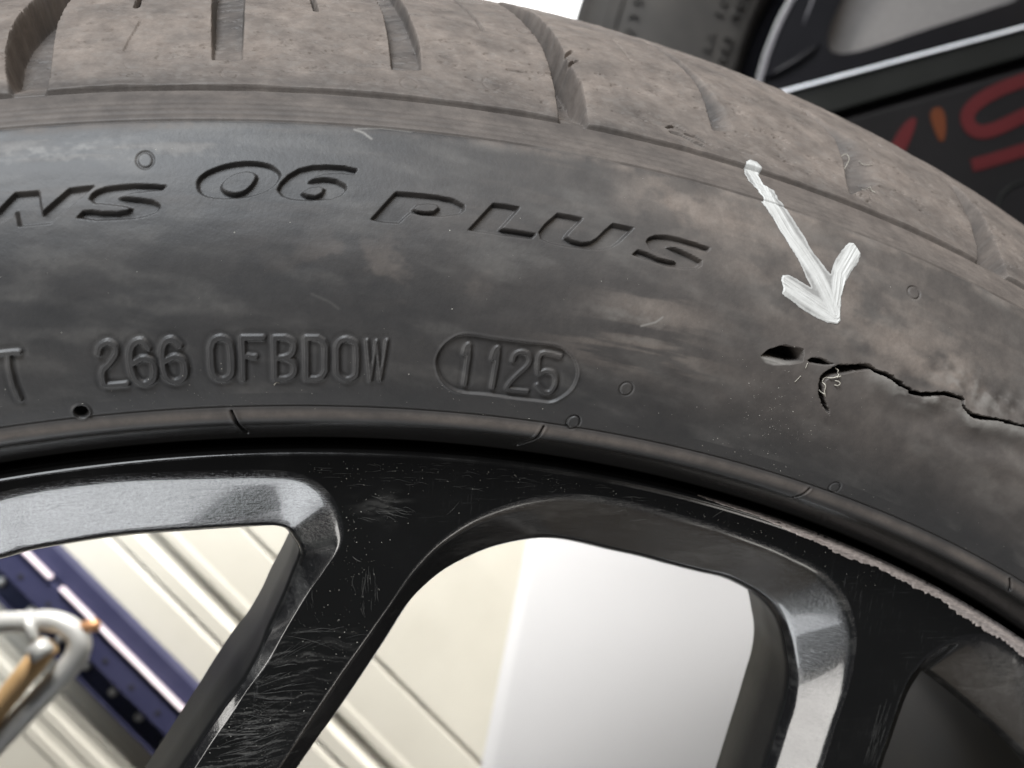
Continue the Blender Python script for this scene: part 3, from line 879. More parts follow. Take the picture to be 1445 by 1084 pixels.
# ---- dust specks on the rubber
rnd = random.Random(5)
def speck(c, n, r):
    c = np.asarray(c); n = np.asarray(n)
    a = np.cross(n, (0.3, 0.5, 0.8)); a /= np.linalg.norm(a); b = np.cross(n, a)
    k = 5; vs = []
    for i in range(k):
        an = 2 * math.pi * i / k + rnd.random()
        rr = r * rnd.uniform(0.5, 1.2)
        vs.append(c + a * math.cos(an) * rr + b * math.sin(an) * rr)
    vs.append(c + n * r * 0.7)
    return vs, [(i, (i + 1) % k, k) for i in range(k)]
sp = []
for _ in range(420):
    if rnd.random() < 0.4:
        x, y = rnd.gauss(1090, 45), rnd.gauss(590, 40)
    elif rnd.random() < 0.5:
        x = rnd.uniform(0, 1445); y = 560 + (x - 400)**2 / 4200 * 1.0 + rnd.gauss(-10, 25)
    else:
        x, y = rnd.uniform(0, 1440), rnd.uniform(170, 640)
    th, s = ts([(x, y)])
    if not (S_RIDGE < s[0] < S_T60): continue
    h0 = h_at(th * UREF, s)[0]
    if h0 < -0.35: continue
    p = wl(surf(th, s, h0 + 0.01))[0]; p2 = wl(surf(th, s, h0 + 1.0))[0]
    n = (p2 - p) / np.linalg.norm(p2 - p)
    sp.append(speck(p, n, MM * (0.035 + 0.07 * rnd.random()**4)))
V_, F_ = join(sp)
link('dust_specks', poly_mesh('dust_specks', V_, F_), DUST, sidewall, 'tiny pale dust specks on the rubber', 'stuff')

# ================================================================== RIM
ZF, ZM, ZB = -0.35, -8.5, -21.0
WIN = [
 ([(-420, 900), (-330, 800), (-150, 735), (0, 695), (66, 681), (166, 669), (266, 665), (365, 663), (415, 667), (448, 681), (472, 706), (484, 740), (482, 768), (460, 803), (435, 838), (403, 892), (378, 937), (349, 975), (327, 1010), (298, 1051), (276, 1084), (180, 1230), (40, 1430), (-120, 1480), (-300, 1300)],
  [(-330, 930), (-270, 870), (-140, 822), (0, 789), (53, 775), (166, 757), (266, 749), (335, 744.5), (378, 742), (394, 743), (404, 747), (413, 757), (424, 780), (413, 812), (400, 845), (378, 892), (365, 924), (343, 963), (318, 995), (286, 1042), (258, 1084), (160, 1230), (30, 1410), (-110, 1450), (-260, 1270)]),
 ([(160, 1450), (250, 1290), (390, 1084), (432, 1019), (479, 949), (517, 896), (550, 850), (581, 805), (616, 767), (652, 740), (687, 722), (735, 706), (780, 698), (815, 697), (862, 702), (909, 712), (956, 725), (1003, 738), (1050, 755), (1086, 768), (1120, 783), (1160, 803), (1188, 832), (1204, 867), (1209, 899), (1206, 930), (1198, 969), (1182, 1016), (1160, 1084), (1090, 1290), (1000, 1500), (800, 1720), (500, 1700), (300, 1600)],
  [(200, 1450), (285, 1290), (419, 1084), (473, 1007), (505, 960), (540, 907), (575, 852), (600, 825), (629, 802), (665, 783), (700, 770), (745, 761), (780, 760), (812, 765), (855, 775), (900, 785), (945, 797), (985, 807), (1020, 815), (1045, 826), (1065, 838), (1083, 854), (1097, 873), (1105, 893), (1110, 918), (1114, 950), (1110, 985), (1100, 1020), (1080, 1084), (1010, 1290), (930, 1490), (760, 1660), (510, 1650), (320, 1560)]),
 ([(1100, 1500), (1170, 1280), (1234, 1084), (1247, 1048), (1259, 1013), (1272, 976), (1284, 951), (1303, 928), (1323, 913), (1344, 901), (1369, 895), (1396, 896), (1427, 910), (1445, 922), (1540, 985), (1620, 1080), (1660, 1250), (1600, 1500), (1380, 1680)],
  [(1125, 1500), (1185, 1280), (1240, 1084), (1252, 1050), (1263, 1017), (1275, 982), (1282, 966), (1287, 956), (1291, 948), (1298, 946), (1308, 951), (1335, 972), (1380, 1010), (1445, 1070), (1500, 1130), (1550, 1200), (1580, 1300), (1540, 1480), (1370, 1630)]),
]
def inset_normals(C):
    t = np.roll(C, -1, 0) - np.roll(C, 1, 0)
    t /= np.linalg.norm(t, axis=1)[:, None]
    return np.stack([-t[:, 1], t[:, 0]], 1)
OUTL = []
NPER = 14
rim_parts = []
for w_i, (o_px, m_px) in enumerate(WIN):
    O = catmull(on_plane(np.array(o_px, float), ZF), NPER, True)
    o_c = on_plane(np.array(o_px, float), ZF)
    m_c = np.array(m_px, float)
    zc = np.full(len(m_c), ZM)
    for _ in range(4):
        w_c = np.array([np.linalg.norm(on_plane(m_c[i:i + 1], zc[i])[0] - o_c[i]) for i in range(len(m_c))])
        zn = ZF - np.clip(0.8 * w_c, 1.3, 8.2)
        zc = (np.roll(zn, 1) + 2 * zn + np.roll(zn, -1)) / 4
    M3 = catmull(np.array([[*on_plane(m_c[i:i + 1], zc[i])[0], zc[i]] for i in range(len(m_c))]), NPER, True)
    M, MZ = M3[:, :2], M3[:, 2]
    OUTL.append(O)
    # chamfer: rounded shoulder at the face, hollow flank, rounded nose at the opening
    ts_ = np.concatenate([np.linspace(0, 0.12, 6), np.linspace(0.12, 0.86, 14)[1:], np.linspace(0.86, 1.0, 7)[1:]])
    prof_z = np.where(ts_ < 0.14, 0.5 * (ts_ / 0.14)**2 * 0.10, 0.05 + (ts_ - 0.14) * 0.9)
    nose = np.clip((ts_ - 0.86) / 0.14, 0, 1)
    prof_z = prof_z + nose**2 * 0.16
    prof_z = prof_z / prof_z[-1]
    rows_ = []
    for t, zf in zip(ts_, prof_z):
        xy = O * (1 - t) + M * t
        rows_.append(np.concatenate([xy, (ZF + (MZ - ZF) * zf)[:, None]], 1))
    V = np.array(rows_)
    v, q = rc_grid(wl(V), True)
    me = grid_mesh('window_chamfer', v, q)
    link('window_chamfer', me, CHAMFER, wheel, ['scratched chamfer reflecting silver round the left spoke opening', 'glossy chamfer round the wide spoke opening', 'grey chamfer round the right spoke opening'][w_i])
    # side wall behind the nose
    N = inset_normals(M)
    ctr = M.mean(0)
    if ((ctr - M) * N).sum() < 0: N = -N
    rows_ = []
    for dz, ins in ((0.0, 0.0), (-0.5, 0.22), (-1.1, 0.34), (-2.0, 0.36), (-8, 0.36), (None, 0.36), (None, 0.0)):
        rows_.append(np.concatenate([M + N * ins, (MZ + dz if dz is not None else np.full(len(M), -27.0 - 0.5 * (ins == 0)))[:, None]], 1))
    v, q = rc_grid(wl(np.array(rows_)), True)
    me = grid_mesh('window_wall', v, q)
    link('window_wall', me, WALLBLACK, wheel)

# spoke face with the three openings cut out
RO = 261.0
a0, a1 = math.radians(-34), math.radians(62)
outer = [(RO * math.sin(a), RO * math.cos(a)) for a in np.linspace(a0, a1, 420)]
RI = 78.0
inner = [(RI * math.sin(a), RI * math.cos(a)) for a in np.linspace(a1, a0, 60)]
bound = outer + inner
pts2 = [Vector(p) for p in bound]
edges = [(i, (i + 1) % len(bound)) for i in range(len(bound))]
holes = []
for O in OUTL:
    b0 = len(pts2)
    pts2 += [Vector(p) for p in O]
    edges += [(b0 + i, b0 + (i + 1) % len(O)) for i in range(len(O))]
    holes.append(O)
gx, gy = np.meshgrid(np.arange(-150, 240, 2.5), np.arange(30, 262, 2.5))
gp_ = np.stack([gx.ravel(), gy.ravel()], 1)
rad = np.hypot(gp_[:, 0], gp_[:, 1]); an = np.arctan2(gp_[:, 0], gp_[:, 1])
ok = (rad < RO - 1) & (rad > RI + 1) & (an > a0 + 0.01) & (an < a1 - 0.01)
for O in holes:
    ok &= sd_poly(gp_[:, 0], gp_[:, 1], [O[::4]]) > 0.8
pts2 += [Vector(p) for p in gp_[ok]]
def scuff_field(x, y):
    """brushed dull scuffs on the painted spoke: soft wisps that run roughly level across it"""
    px = project(np.stack([x, y, np.full_like(x, ZF)], -1))
    X, Y = px[..., 0], px[..., 1]
    along = X - (415 - (Y - 870) * 0.68)                     # distance from the spoke's left edge, in picture units
    env = smooth(868, 930, Y) * smooth(-2, 10, along) * (1 - smooth(60, 150, along)) * (0.55 + 0.45 * smooth(950, 1060, Y))
    bend = 5 * np.sin(X / 31.0) + (fbm(X / 40, Y / 40, 3, 151) - 0.5) * 26 + np.clip((Y - 985) / 100, 0, 1) * X * 0.35
    w1 = fbm(X / 46, (Y + bend) / 3.4, 4, 153)
    w2 = fbm(X / 30, (Y + bend * 1.2) / 1.6, 3, 157)
    f = env * (smooth(0.52, 0.72, w1) * (0.35 + 0.65 * smooth(0.4, 0.65, w2)))
    e2 = np.exp(-((X - 545) / 32)**2 - ((Y - 716) / 16)**2)
    f = f + 0.6 * e2 * smooth(0.42, 0.75, fbm(X / 26, Y / 7, 4, 161))
    return np.clip(f, 0, 1)
for (xa, xb, ya, yb) in ((255, 500, 858, 1110), (470, 620, 675, 760)):
    c4 = on_plane(np.array([(xa, ya), (xb, ya), (xb, yb), (xa, yb)], float), ZF)
    fx_, fy_ = np.meshgrid(np.arange(c4[:, 0].min(), c4[:, 0].max(), 0.2), np.arange(c4[:, 1].min(), c4[:, 1].max(), 0.2))
    fp2 = np.stack([fx_.ravel(), fy_.ravel()], 1) + _rng.rand(fx_.size, 2) * 0.06
    k2 = np.ones(len(fp2), bool)
    for O in holes:
        k2 &= sd_poly(fp2[:, 0], fp2[:, 1], [O[::4]]) > 0.15
    k2 &= np.hypot(fp2[:, 0], fp2[:, 1]) < RO - 0.5
    pts2 += [Vector(p) for p in fp2[k2]]
cv, ce, cf, _, _, _ = delaunay_2d_cdt(pts2, edges, [], 0, 1e-5)
cvn = np.array([(p.x, p.y) for p in cv])
cen = np.array([cvn[list(f)].mean(0) for f in cf])
rad = np.hypot(cen[:, 0], cen[:, 1]); an = np.arctan2(cen[:, 0], cen[:, 1])
okf = (rad < RO) & (rad > RI) & (an > a0) & (an < a1)
for O in holes:
    okf &= sd_poly(cen[:, 0], cen[:, 1], [O]) > 0
faces = [tuple(f) for f, k in zip(cf, okf) if k]
V = wl(np.concatenate([cvn, np.full((len(cvn), 1), ZF)], 1))
me = poly_mesh('spoke_face', V, faces, True)
bm = bmesh.new(); bm.from_mesh(me)
bmesh.ops.delete(bm, geom=[v for v in bm.verts if not v.link_faces], context='VERTS')
bmesh.ops.recalc_face_normals(bm, faces=bm.faces)
bm.normal_update()
if sum(f.normal.y for f in bm.faces) > 0: bmesh.ops.reverse_faces(bm, faces=bm.faces)
bm.to_mesh(me); bm.free()
co = np.empty(len(me.vertices) * 3, np.float32); me.vertices.foreach_get('co', co); co = co.reshape(-1, 3) + WO
sf = scuff_field(co[:, 0].astype(float) / MM, co[:, 2].astype(float) / MM)
at_ = me.attributes.new('wear', 'FLOAT_COLOR', 'POINT')
at_.data.foreach_set('color', np.stack([sf, sf, sf, np.ones_like(sf)], -1).astype(np.float32).ravel())
spoke_face = link('spoke_face', me, GLOSS, wheel, 'gloss black alloy rim face and spokes')

def revolve(prof_pts, th, parent, name, mat, label=None):
    P = np.asarray(prof_pts, float)
    V = np.stack([P[:, 0][:, None] * np.sin(th)[None], P[:, 0][:, None] * np.cos(th)[None], np.repeat(P[:, 1][:, None], len(th), 1)], -1)
    v, q = rc_grid(wl(V), True)
    return link(name, grid_mesh(name, v, q), mat, parent, label)
thr = np.linspace(0, 2 * math.pi, 900, endpoint=False)
lip = catmull([(261.0, ZF), (261.35, ZF + 0.1), (261.8, ZF + 0.26), (262.2, ZF + 0.22), (262.6, ZF - 0.15), (262.85, ZF - 0.9), (262.9, -2.5), (262.6, -6.3)], 4)
revolve(lip, thr, wheel, 'rim_lip', GLOSS, 'thin gloss black rim edge against the tyre')
revolve(catmull([(259.5, -3.5), (256, -16), (250, -24), (246, -34), (240, -60), (236, -90), (238, -150), (240, -190)], 5), thr[::3], wheel, 'rim_barrel', BARREL, 'dull black inside of the rim barrel')

# curb rash along the rim edge
c_th = []
for x, y in [(985, 701), (1020, 712), (1077, 731), (1128, 749), (1195, 774), (1262, 805), (1329, 838), (1396, 878), (1445, 907), (1500, 945)]:
    p = on_plane(np.array([[x, y]], float), 0.0)[0]
    c_th.append(math.atan2(p[0], p[1]))
tt = np.arange(c_th[0], c_th[-1], 0.11 / 262)
wid = np.interp(tt, c_th, [0.1, 0.5, 0.75, 1.6, 2.1, 2.1, 2.2, 2.6, 2.9, 2.6])
wid = wid * (0.55 + 0.5 * fbm(tt * 262 / 6.0, tt * 0, 3, 12) + 0.35 * fbm(tt * 262 / 0.5, tt * 0 + 3, 3, 18))
NW = 18
rowv = []
for k in range(NW):
    f = k / (NW - 1)
    r_ = 262.55 - f * wid
    zbase = np.interp(r_, lip[:, 0][:20], lip[:, 1][:20])
    zl = np.interp(r_, [259, 261.0, 261.35, 261.8, 262.2, 262.6], [ZF, ZF, ZF + 0.1, ZF + 0.26, ZF + 0.22, ZF - 0.15])
    rough = (fbm(tt * 262 / 0.4 + f * 5 * wid, tt * 0 + f * 3, 3, 23) - 0.5) * 0.34 + 0.08
    edge_f = min(f, 1 - f) * 2
    h_ = 0.04 + rough * min(1, edge_f * 3)
    rowv.append(np.stack([r_ * np.sin(tt), r_ * np.cos(tt), zl + np.maximum(h_, 0.015)], -1))
v, q = rc_grid(wl(np.array(rowv)))
link('curb_rash', grid_mesh('curb_rash', v, q), RASH, spoke_face, 'pale scraped bare metal along the rim edge')

# pale scuffs brushed across the spoke, plus odd scratches
def ribbon(path_px, w, z, sag=0.0):
    p = on_plane(catmull(path_px, 4), z)
    t = np.gradient(p, axis=0); t /= np.linalg.norm(t, axis=1)[:, None] + 1e-9
    n = np.stack([-t[:, 1], t[:, 0]], 1)
    ww = w * np.sin(np.linspace(0.12, math.pi - 0.12, len(p)))[:, None] * 0.5
    zc = np.full((len(p), 1), z + 0.012)
    A = np.concatenate([p + n * ww, zc - 0.01], 1); B = np.concatenate([p, zc + 0.008], 1); C = np.concatenate([p - n * ww, zc - 0.01], 1)
    v = wl(np.concatenate([A, B, C])); m = len(p)
    f = [(i, i + 1, m + i + 1, m + i) for i in range(m - 1)] + [(m + i, m + i + 1, 2 * m + i + 1, 2 * m + i) for i in range(m - 1)]
    return v, f
rnd = random.Random(11)
rb = []
def bundle(p0, p1, n, spread, w, curve=4.0, fade=0.35):
    d = np.array(p1, float) - np.array(p0, float)
    spread *= 1.5
    c0, d0 = np.array(p0, float), d
    for _ in range(int(n * 0.55)):
        a_ = rnd.uniform(0, fade) if rnd.random() < 0.6 else rnd.uniform(0, 0.75); b_ = a_ + (1 - a_) * rnd.uniform(0.45, 1.0)
        ang = rnd.gauss(0, 0.11)
        d = np.array([d0[0] * math.cos(ang) - d0[1] * math.sin(ang), d0[0] * math.sin(ang) + d0[1] * math.cos(ang)])
        p0 = c0 + np.array([rnd.gauss(0, 5), rnd.gauss(0, 5)])
        nn = np.array([-d[1], d[0]]) / np.linalg.norm(d)
        off = rnd.gauss(0, spread); tilt = rnd.gauss(0, spread * 0.5)
        pts = []
        for k in range(5):
            t = a_ + (b_ - a_) * k / 4
            pts.append(tuple(np.array(p0) + d * t + nn * (off + tilt * t + curve * math.sin(math.pi * t) + rnd.gauss(0, 0.35))))
        rb.append(ribbon(pts, w * rnd.uniform(0.25, 0.8), ZF))
for p0, p1, n, sp_, w_, cv_ in [((402, 900), (472, 906), 9, 1.6, 0.075, -3), ((385, 938), (440, 905), 7, 2.5, 0.05, -3), ((380, 945), (455, 915), 5, 3.0, 0.045, -3),
        ((370, 955), (425, 942), 8, 1.8, 0.08, -3), ((400, 960), (448, 950), 6, 2.0, 0.06, -2), ((352, 975), (415, 978), 8, 2.0, 0.07, 3), ((365, 985), (450, 968), 9, 2.2, 0.07, -3),
        ((342, 992), (400, 998), 8, 2.2, 0.06, 2), ((338, 1005), (385, 1012), 9, 2.4, 0.07, 2), ((345, 1000), (420, 1010), 6, 3, 0.05, 2), ((325, 1022), (390, 1018), 8, 2.5, 0.06, 3),
        ((318, 1036), (400, 1022), 10, 3, 0.06, -3), ((308, 1050), (378, 1038), 10, 3, 0.065, -3), ((300, 1062), (425, 1022), 14, 4, 0.05, 5), ((295, 1075), (395, 1042), 12, 4, 0.06, 4), ((300, 1086), (420, 1036), 14, 5, 0.05, 5),
        ((330, 1086), (410, 1050), 10, 4, 0.05, 4), ((438, 820), (446, 860), 8, 2.2, 0.045, 2), ((428, 870), (436, 884), 6, 3, 0.06, 0), ((444, 892), (500, 870), 2, 0.8, 0.045, 0), ((455, 905), (520, 884), 2, 0.8, 0.035, -4),
        ((432, 925), (470, 905), 4, 3, 0.035, -2), ((360, 965), (390, 940), 5, 2, 0.04, 0)]:
    bundle(p0, p1, n, sp_, w_, cv_)
def scr(pts, w): rb.append(ribbon(pts, w, ZF))
scr([(497, 785), (503, 790), (510, 793)], 0.16)
scr([(1004, 731), (1018, 722), (1028, 716)], 0.14)
scr([(630, 727), (640, 718), (648, 708)], 0.0 + 0.05)
for _ in range(14):
    x, y = rnd.gauss(538, 22), rnd.gauss(718, 10)
    rb.append(ribbon([(x, y), (x + rnd.uniform(6, 16), y + rnd.gauss(2, 2)), (x + rnd.uniform(18, 34), y + rnd.gauss(4, 3))], rnd.uniform(0.03, 0.08), ZF))
for _ in range(16):
    x, y = rnd.gauss(518, 10), rnd.uniform(790, 850)
    rb.append(ribbon([(x, y), (x + rnd.gauss(0, 1.5), y + rnd.uniform(5, 16)), (x + rnd.gauss(0, 2), y + rnd.uniform(17, 30))], rnd.uniform(0.025, 0.05), ZF))
for _ in range(60):
    x = rnd.uniform(440, 900); y = 648 + max(0, x - 600)**2 / 1800 + rnd.uniform(4, 40)
    rb.append(ribbon([(x, y), (x + rnd.uniform(4, 12), y + rnd.gauss(0, 1)), (x + rnd.uniform(13, 28), y + rnd.gauss(1, 2))], rnd.uniform(0.02, 0.045), ZF))
for _ in range(24):
    x = rnd.uniform(1245, 1262); y = rnd.uniform(985, 1060)
    rb.append(ribbon([(x - (y - 985) * 0.3, y), (x - (y - 985) * 0.3 - 3, y + 10), (x - (y - 985) * 0.3 - 7, y + 24)], 0.03, ZF))
V_, F_ = join(rb)
link('scuff_marks', poly_mesh('scuff_marks', V_, F_, True), SCUFF, spoke_face, 'pale brushed scuffs across the black spoke', 'stuff')
sp = []
for _ in range(620):
    t = rnd.random()
    if t < 0.5:
        x = rnd.uniform(430, 1240); y = 646 + max(0, x - 480)**2 / 3700 + abs(rnd.gauss(0, 24)) + 4
    elif t < 0.75:
        x, y = rnd.gauss(500, 30), rnd.gauss(800, 60)
    else:
        y = rnd.uniform(850, 1080); x = 415 - (y - 870) * 0.68 + rnd.uniform(0, 130)
    p = on_plane(np.array([[x, y]]), ZF)[0]
    if np.hypot(*p) > 261: continue
    if any(sd_poly(p[:1], p[1:], [O[::3]])[0] < 0.3 for O in OUTL): continue
    sp.append(speck(wl(np.array([p[0], p[1], ZF + 0.005])), np.array([0, -1.0, 0]), MM * (0.03 + 0.07 * rnd.random()**4)))
V_, F_ = join(sp)
link('dust_specks', poly_mesh('dust_specks', V_, F_), DUST, spoke_face, 'tiny pale dust specks on the black rim', 'stuff')
tag(wheel, 'black alloy wheel with worn tyre, painted white arrow pointing at sidewall gash', 'wheel')

# ================================================================== BACKGROUND
class Frame:
    """flat local frame facing the camera at a given distance (metres), normal optionally turned"""
    def __init__(s, px, dist, turn=(0, 0)):
        r = rays(np.array([px], float))[0]
        s.o = CAM + r * dist * 1000
        n = ROT[:, 2].copy()
        n = n + ROT[:, 0] * turn[0] + ROT[:, 1] * turn[1]
        s.n = n / np.linalg.norm(n)
        s.u = ROT[:, 0] - s.n * (ROT[:, 0] @ s.n); s.u /= np.linalg.norm(s.u)
        s.v = np.cross(s.n, s.u)
    def at(s, px, h=0.0):
        """points standing h mm in front of the frame plane"""
        px = np.asarray(px, float).reshape(-1, 2)
        r = rays(px)
        t = ((s.o - CAM) @ s.n) / (r @ s.n)
        return CAM + r * t[:, None] + s.n * np.broadcast_to(np.asarray(h, float), (len(px),))[:, None]
def slab(name, fr, poly, h0, h1, mat, parent=None, label=None, bevel=0.0, origin=None, kind=None):
    """prism with real thickness; poly measured on the frame plane"""
    O = np.array([0, 0, 0.0]) if origin is None else origin
    A = to_world(fr.at(poly, h1)) - O
    B = to_world(fr.at(poly, h0)) - O
    n = len(A)
    bm = bmesh.new()
    va = [bm.verts.new(p) for p in A]; vb = [bm.verts.new(p) for p in B]
    bm.faces.new(va); bm.faces.new(vb[::-1])
    for i in range(n):
        bm.faces.new((va[i], vb[i], vb[(i + 1) % n], va[(i + 1) % n]))
    bmesh.ops.recalc_face_normals(bm, faces=bm.faces)
    if bevel:
        ed = [e for e in bm.edges if e.verts[0] in va and e.verts[1] in va]
        bmesh.ops.bevel(bm, geom=ed, offset=bevel * MM, segments=3, affect='EDGES', profile=0.5)
    me = bpy.data.meshes.new(name)
    bm.to_mesh(me); bm.free()
    return link(name, me, mat, parent, label, kind)

# -- plain white wall far behind
WHITE = simple('white_painted_wall', (0.78, 0.78, 0.77), (0.84, 0.84, 0.83), 6, 0.8)
fw = Frame((722, 300), 1.7)
slab('back_wall', fw, [(-250, -500), (1500, -500), (1500, 900), (-250, 900)], -20, 0, WHITE, kind='structure')

# -- cream ribbed cladding: ribs run down to the right; w = x - y in the measurement
CREAM = simple('cream_cladding', (0.55, 0.525, 0.455), (0.62, 0.595, 0.52), 14, 0.55)
fc = Frame((350, 950), 0.62)
ribs = [(-1190, 0), (-1150, 0), (-1143, -2), (-1120, -2), (-1112, 0), (-1000, 0), (-994, 1.6), (-978, 1.6), (-972, 0), (-952, 0), (-946, 1.6), (-930, 1.6), (-924, 0), (-905, 0), (-899, 1.8), (-880, 1.8), (-874, 0), (-840, 0),
        (-612, 0), (-600, -3.2), (-592, -3.2), (-588, 0.6), (-566, 0.6), (-556, -5.5), (-532, -5.5), (-526, -3), (-520, 1.2), (-508, 1.2), (-500, 0), (-420, 0), (-408, 0.3), (-402, -3), (-396, -3), (-388, 2.5), (-120, 2.5), (0, 0), (300, 0)]
vs, fs = [], []
for k in (-1, 1):
    for w_, h_ in ribs:
        c = (350 + 950) / 2.0 if False else 0
        # point on the line x - y = w_, at x + y = 1300 -/+ 1100
        ssum = 1300 + k * 720
        vs.append(to_world(fc.at([((ssum + w_) / 2, (ssum - w_) / 2)], h_ * 0.5))[0])
n_ = len(ribs)
fs = [(i, i + 1, n_ + i + 1, n_ + i) for i in range(n_ - 1)]
me = poly_mesh('ribbed_cladding', vs, fs)
o = link('ribbed_cladding', me, CREAM)
md = o.modifiers.new('thickness', 'SOLIDIFY'); md.thickness = 0.002; md.offset = -1
tag(o, 'cream ribbed metal cladding seen through the wheel spokes', 'cladding')

# -- blue perforated upright
BLUE = simple('blue_steel_paint', (0.030, 0.032, 0.072), (0.045, 0.046, 0.092), 40, 0.5, spec=0.25)
BLUE_SHADED = simple('blue_steel_shaded', (0.010, 0.014, 0.035), (0.016, 0.02, 0.05), 40, 0.45)  # shaded facet of the blue post put into a darker blue
PINK = simple('pink_edge_highlight', (0.75, 0.62, 0.68), (0.85, 0.75, 0.8), 60, 0.4)  # pale pink that paints the highlight along the post's edge
BOLT = simple('zinc_bolt', (0.6, 0.6, 0.58), (0.75, 0.74, 0.72), 90, 0.4, 0.3)
HOLE_SHADE = simple('hole_shade', (0.008, 0.008, 0.012), (0.012, 0.012, 0.018), 90, 0.7)  # near-black colour standing in for shade inside holes and the sill gap
post = empty('steel_upright', tuple(to_world(fc.at([(150, 950)], 4))[0]))
PO = np.array(post.location)
def wpt(w_, ssum): return ((ssum + w_) / 2, (ssum - w_) / 2)
def strip(name, w0, w1, s0, s1, h0, h1, mat, label=None, bevel=0.4):
    return slab(name, fc, [wpt(w0, s0), wpt(w1, s0), wpt(w1, s1), wpt(w0, s1)], h0, h1, mat, post, label, bevel, PO)
strip('flange', -716, -676, 300, 2000, 4, 14, BLUE, 'purple blue outer flange')
strip('web', -779, -723, 300, 2000, 4, 17, BLUE, 'purple blue perforated web')
strip('side_flange', -826, -780, 300, 2000, 3, 9, BLUE_SHADED, 'side flange with bolts, its shade put into a darker blue')
strip('edge_lip', -834, -827, 300, 2000, 4, 11, BLUE)
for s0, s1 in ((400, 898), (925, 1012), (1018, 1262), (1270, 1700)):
    strip('edge_highlight', -721.5, -717, s0, s1, 6, 19, PINK, 'pinkish highlight painted along the edge', 0.3)
def disc(name, fr, px, r_px, h0, h1, mat, parent, O, seg=14, dome=0.0):
    c = fr.at([px], 0)[0]
    sc = np.linalg.norm(fr.at([(px[0] + 1, px[1])], 0)[0] - c)
    rings = [(1.0, h0), (1.0, h1 - dome * 0.6), (0.72, h1 - dome * 0.15), (0.0, h1)]
    vs, fs = [], []
    for k, (f, h) in enumerate(rings[:-1]):
        for i in range(seg):
            a = 2 * math.pi * i / seg
            vs.append(to_world(c + (fr.u * math.cos(a) + fr.v * math.sin(a)) * r_px * sc * f + fr.n * h) - O)
    vs.append(to_world(c + fr.n * h1) - O)
    for k in range(2):
        for i in range(seg):
            fs.append((k * seg + i, k * seg + (i + 1) % seg, (k + 1) * seg + (i + 1) % seg, (k + 1) * seg + i))
    fs += [(2 * seg + i, 2 * seg + (i + 1) % seg, 3 * seg) for i in range(seg)]
    return link(name, poly_mesh(name, vs, fs, True), mat, parent)
for x, y in [(14, 816), (55, 857), (95, 896), (132, 933), (169, 969), (205, 1004), (242, 1041), (-24, 778)]:
    disc('bolt', fc, (x, y), 6.0, 9, 13, BOLT, post, PO, 14, 3)
for x, y in [(86, 845), (125, 884), (164, 923), (200, 959), (236, 994), (48, 807), (272, 1030)]:
    disc('hole_shade_disc', fc, (x, y), 4.2, 16.4, 17.15, HOLE_SHADE, post, PO, 12, 0.05)  # dark discs on the web paint the shade of its holes
tag(post, 'blue steel upright with bolts and painted edge highlight on cream cladding', 'upright')

# -- pipe clamp with a wooden rod
PIPE = simple('galvanised_pipe', (0.50, 0.50, 0.485), (0.64, 0.635, 0.61), 35, 0.42, 0.25)
WOOD = simple('bare_wood', (0.50, 0.31, 0.14), (0.60, 0.40, 0.20), 60, 0.65)
COPPER = simple('coppery_bolt', (0.55, 0.27, 0.13), (0.68, 0.38, 0.2), 90, 0.4, 0.5)
fp = Frame((60, 950), 0.50)
clamp = empty('pipe_clamp', tuple(to_world(fp.at([(60, 950)], 0))[0]))
CO = np.array(clamp.location)
scp = np.linalg.norm(fp.at([(61, 950)])[0] - fp.at([(60, 950)])[0])
path = catmull([(-120, 884), (-40, 880), (30, 877), (70, 876), (98, 886), (112, 906), (104, 932), (72, 968), (30, 1012), (-30, 1076), (-110, 1165)], 8)
rr_ = np.interp(np.arange(len(path)), [0, 24, 40, 60, len(path)], [14, 15, 17, 16, 16]) * scp * MM
v, f = tube_data(to_world(fp.at(path, 0)) - CO, rr_, 16)
link('bent_pipe', poly_mesh('bent_pipe', v, f, True), PIPE, clamp, 'pale grey bent metal pipe')
v, f = tube_data(to_world(fp.at([(75, 906), (40, 950), (0, 1000), (-80, 1100)], 4)) - CO, 15.5 * scp * MM, 16)
link('wooden_rod', poly_mesh('wooden_rod', v, f, True), WOOD, clamp, 'light brown wooden rod')
v, f = tube_data(to_world(fp.at([(66, 898), (74, 911), (78, 917)], 12)) - CO, np.array([15, 17, 16.5]) * scp * MM, 16)
link('collar', poly_mesh('collar', v, f, True), PIPE, clamp)
v, f = tube_data(to_world(fp.at([(112, 886), (124, 884), (136, 882), (140, 881)], 0)) - CO, np.array([7, 9, 9, 6]) * scp * MM, 10)
link('bolt', poly_mesh('bolt', v, f, True), COPPER, clamp, 'coppery bolt end')
v, f = tube_data(to_world(fp.at([(46, 868), (52, 888), (60, 905)], 6)) - CO, np.array([6, 8, 7]) * scp * MM, 10)
link('bracket', poly_mesh('bracket', v, f, True), PIPE, clamp)
tag(clamp, 'grey bent pipe clamp holding a wooden rod before blue upright', 'clamp')

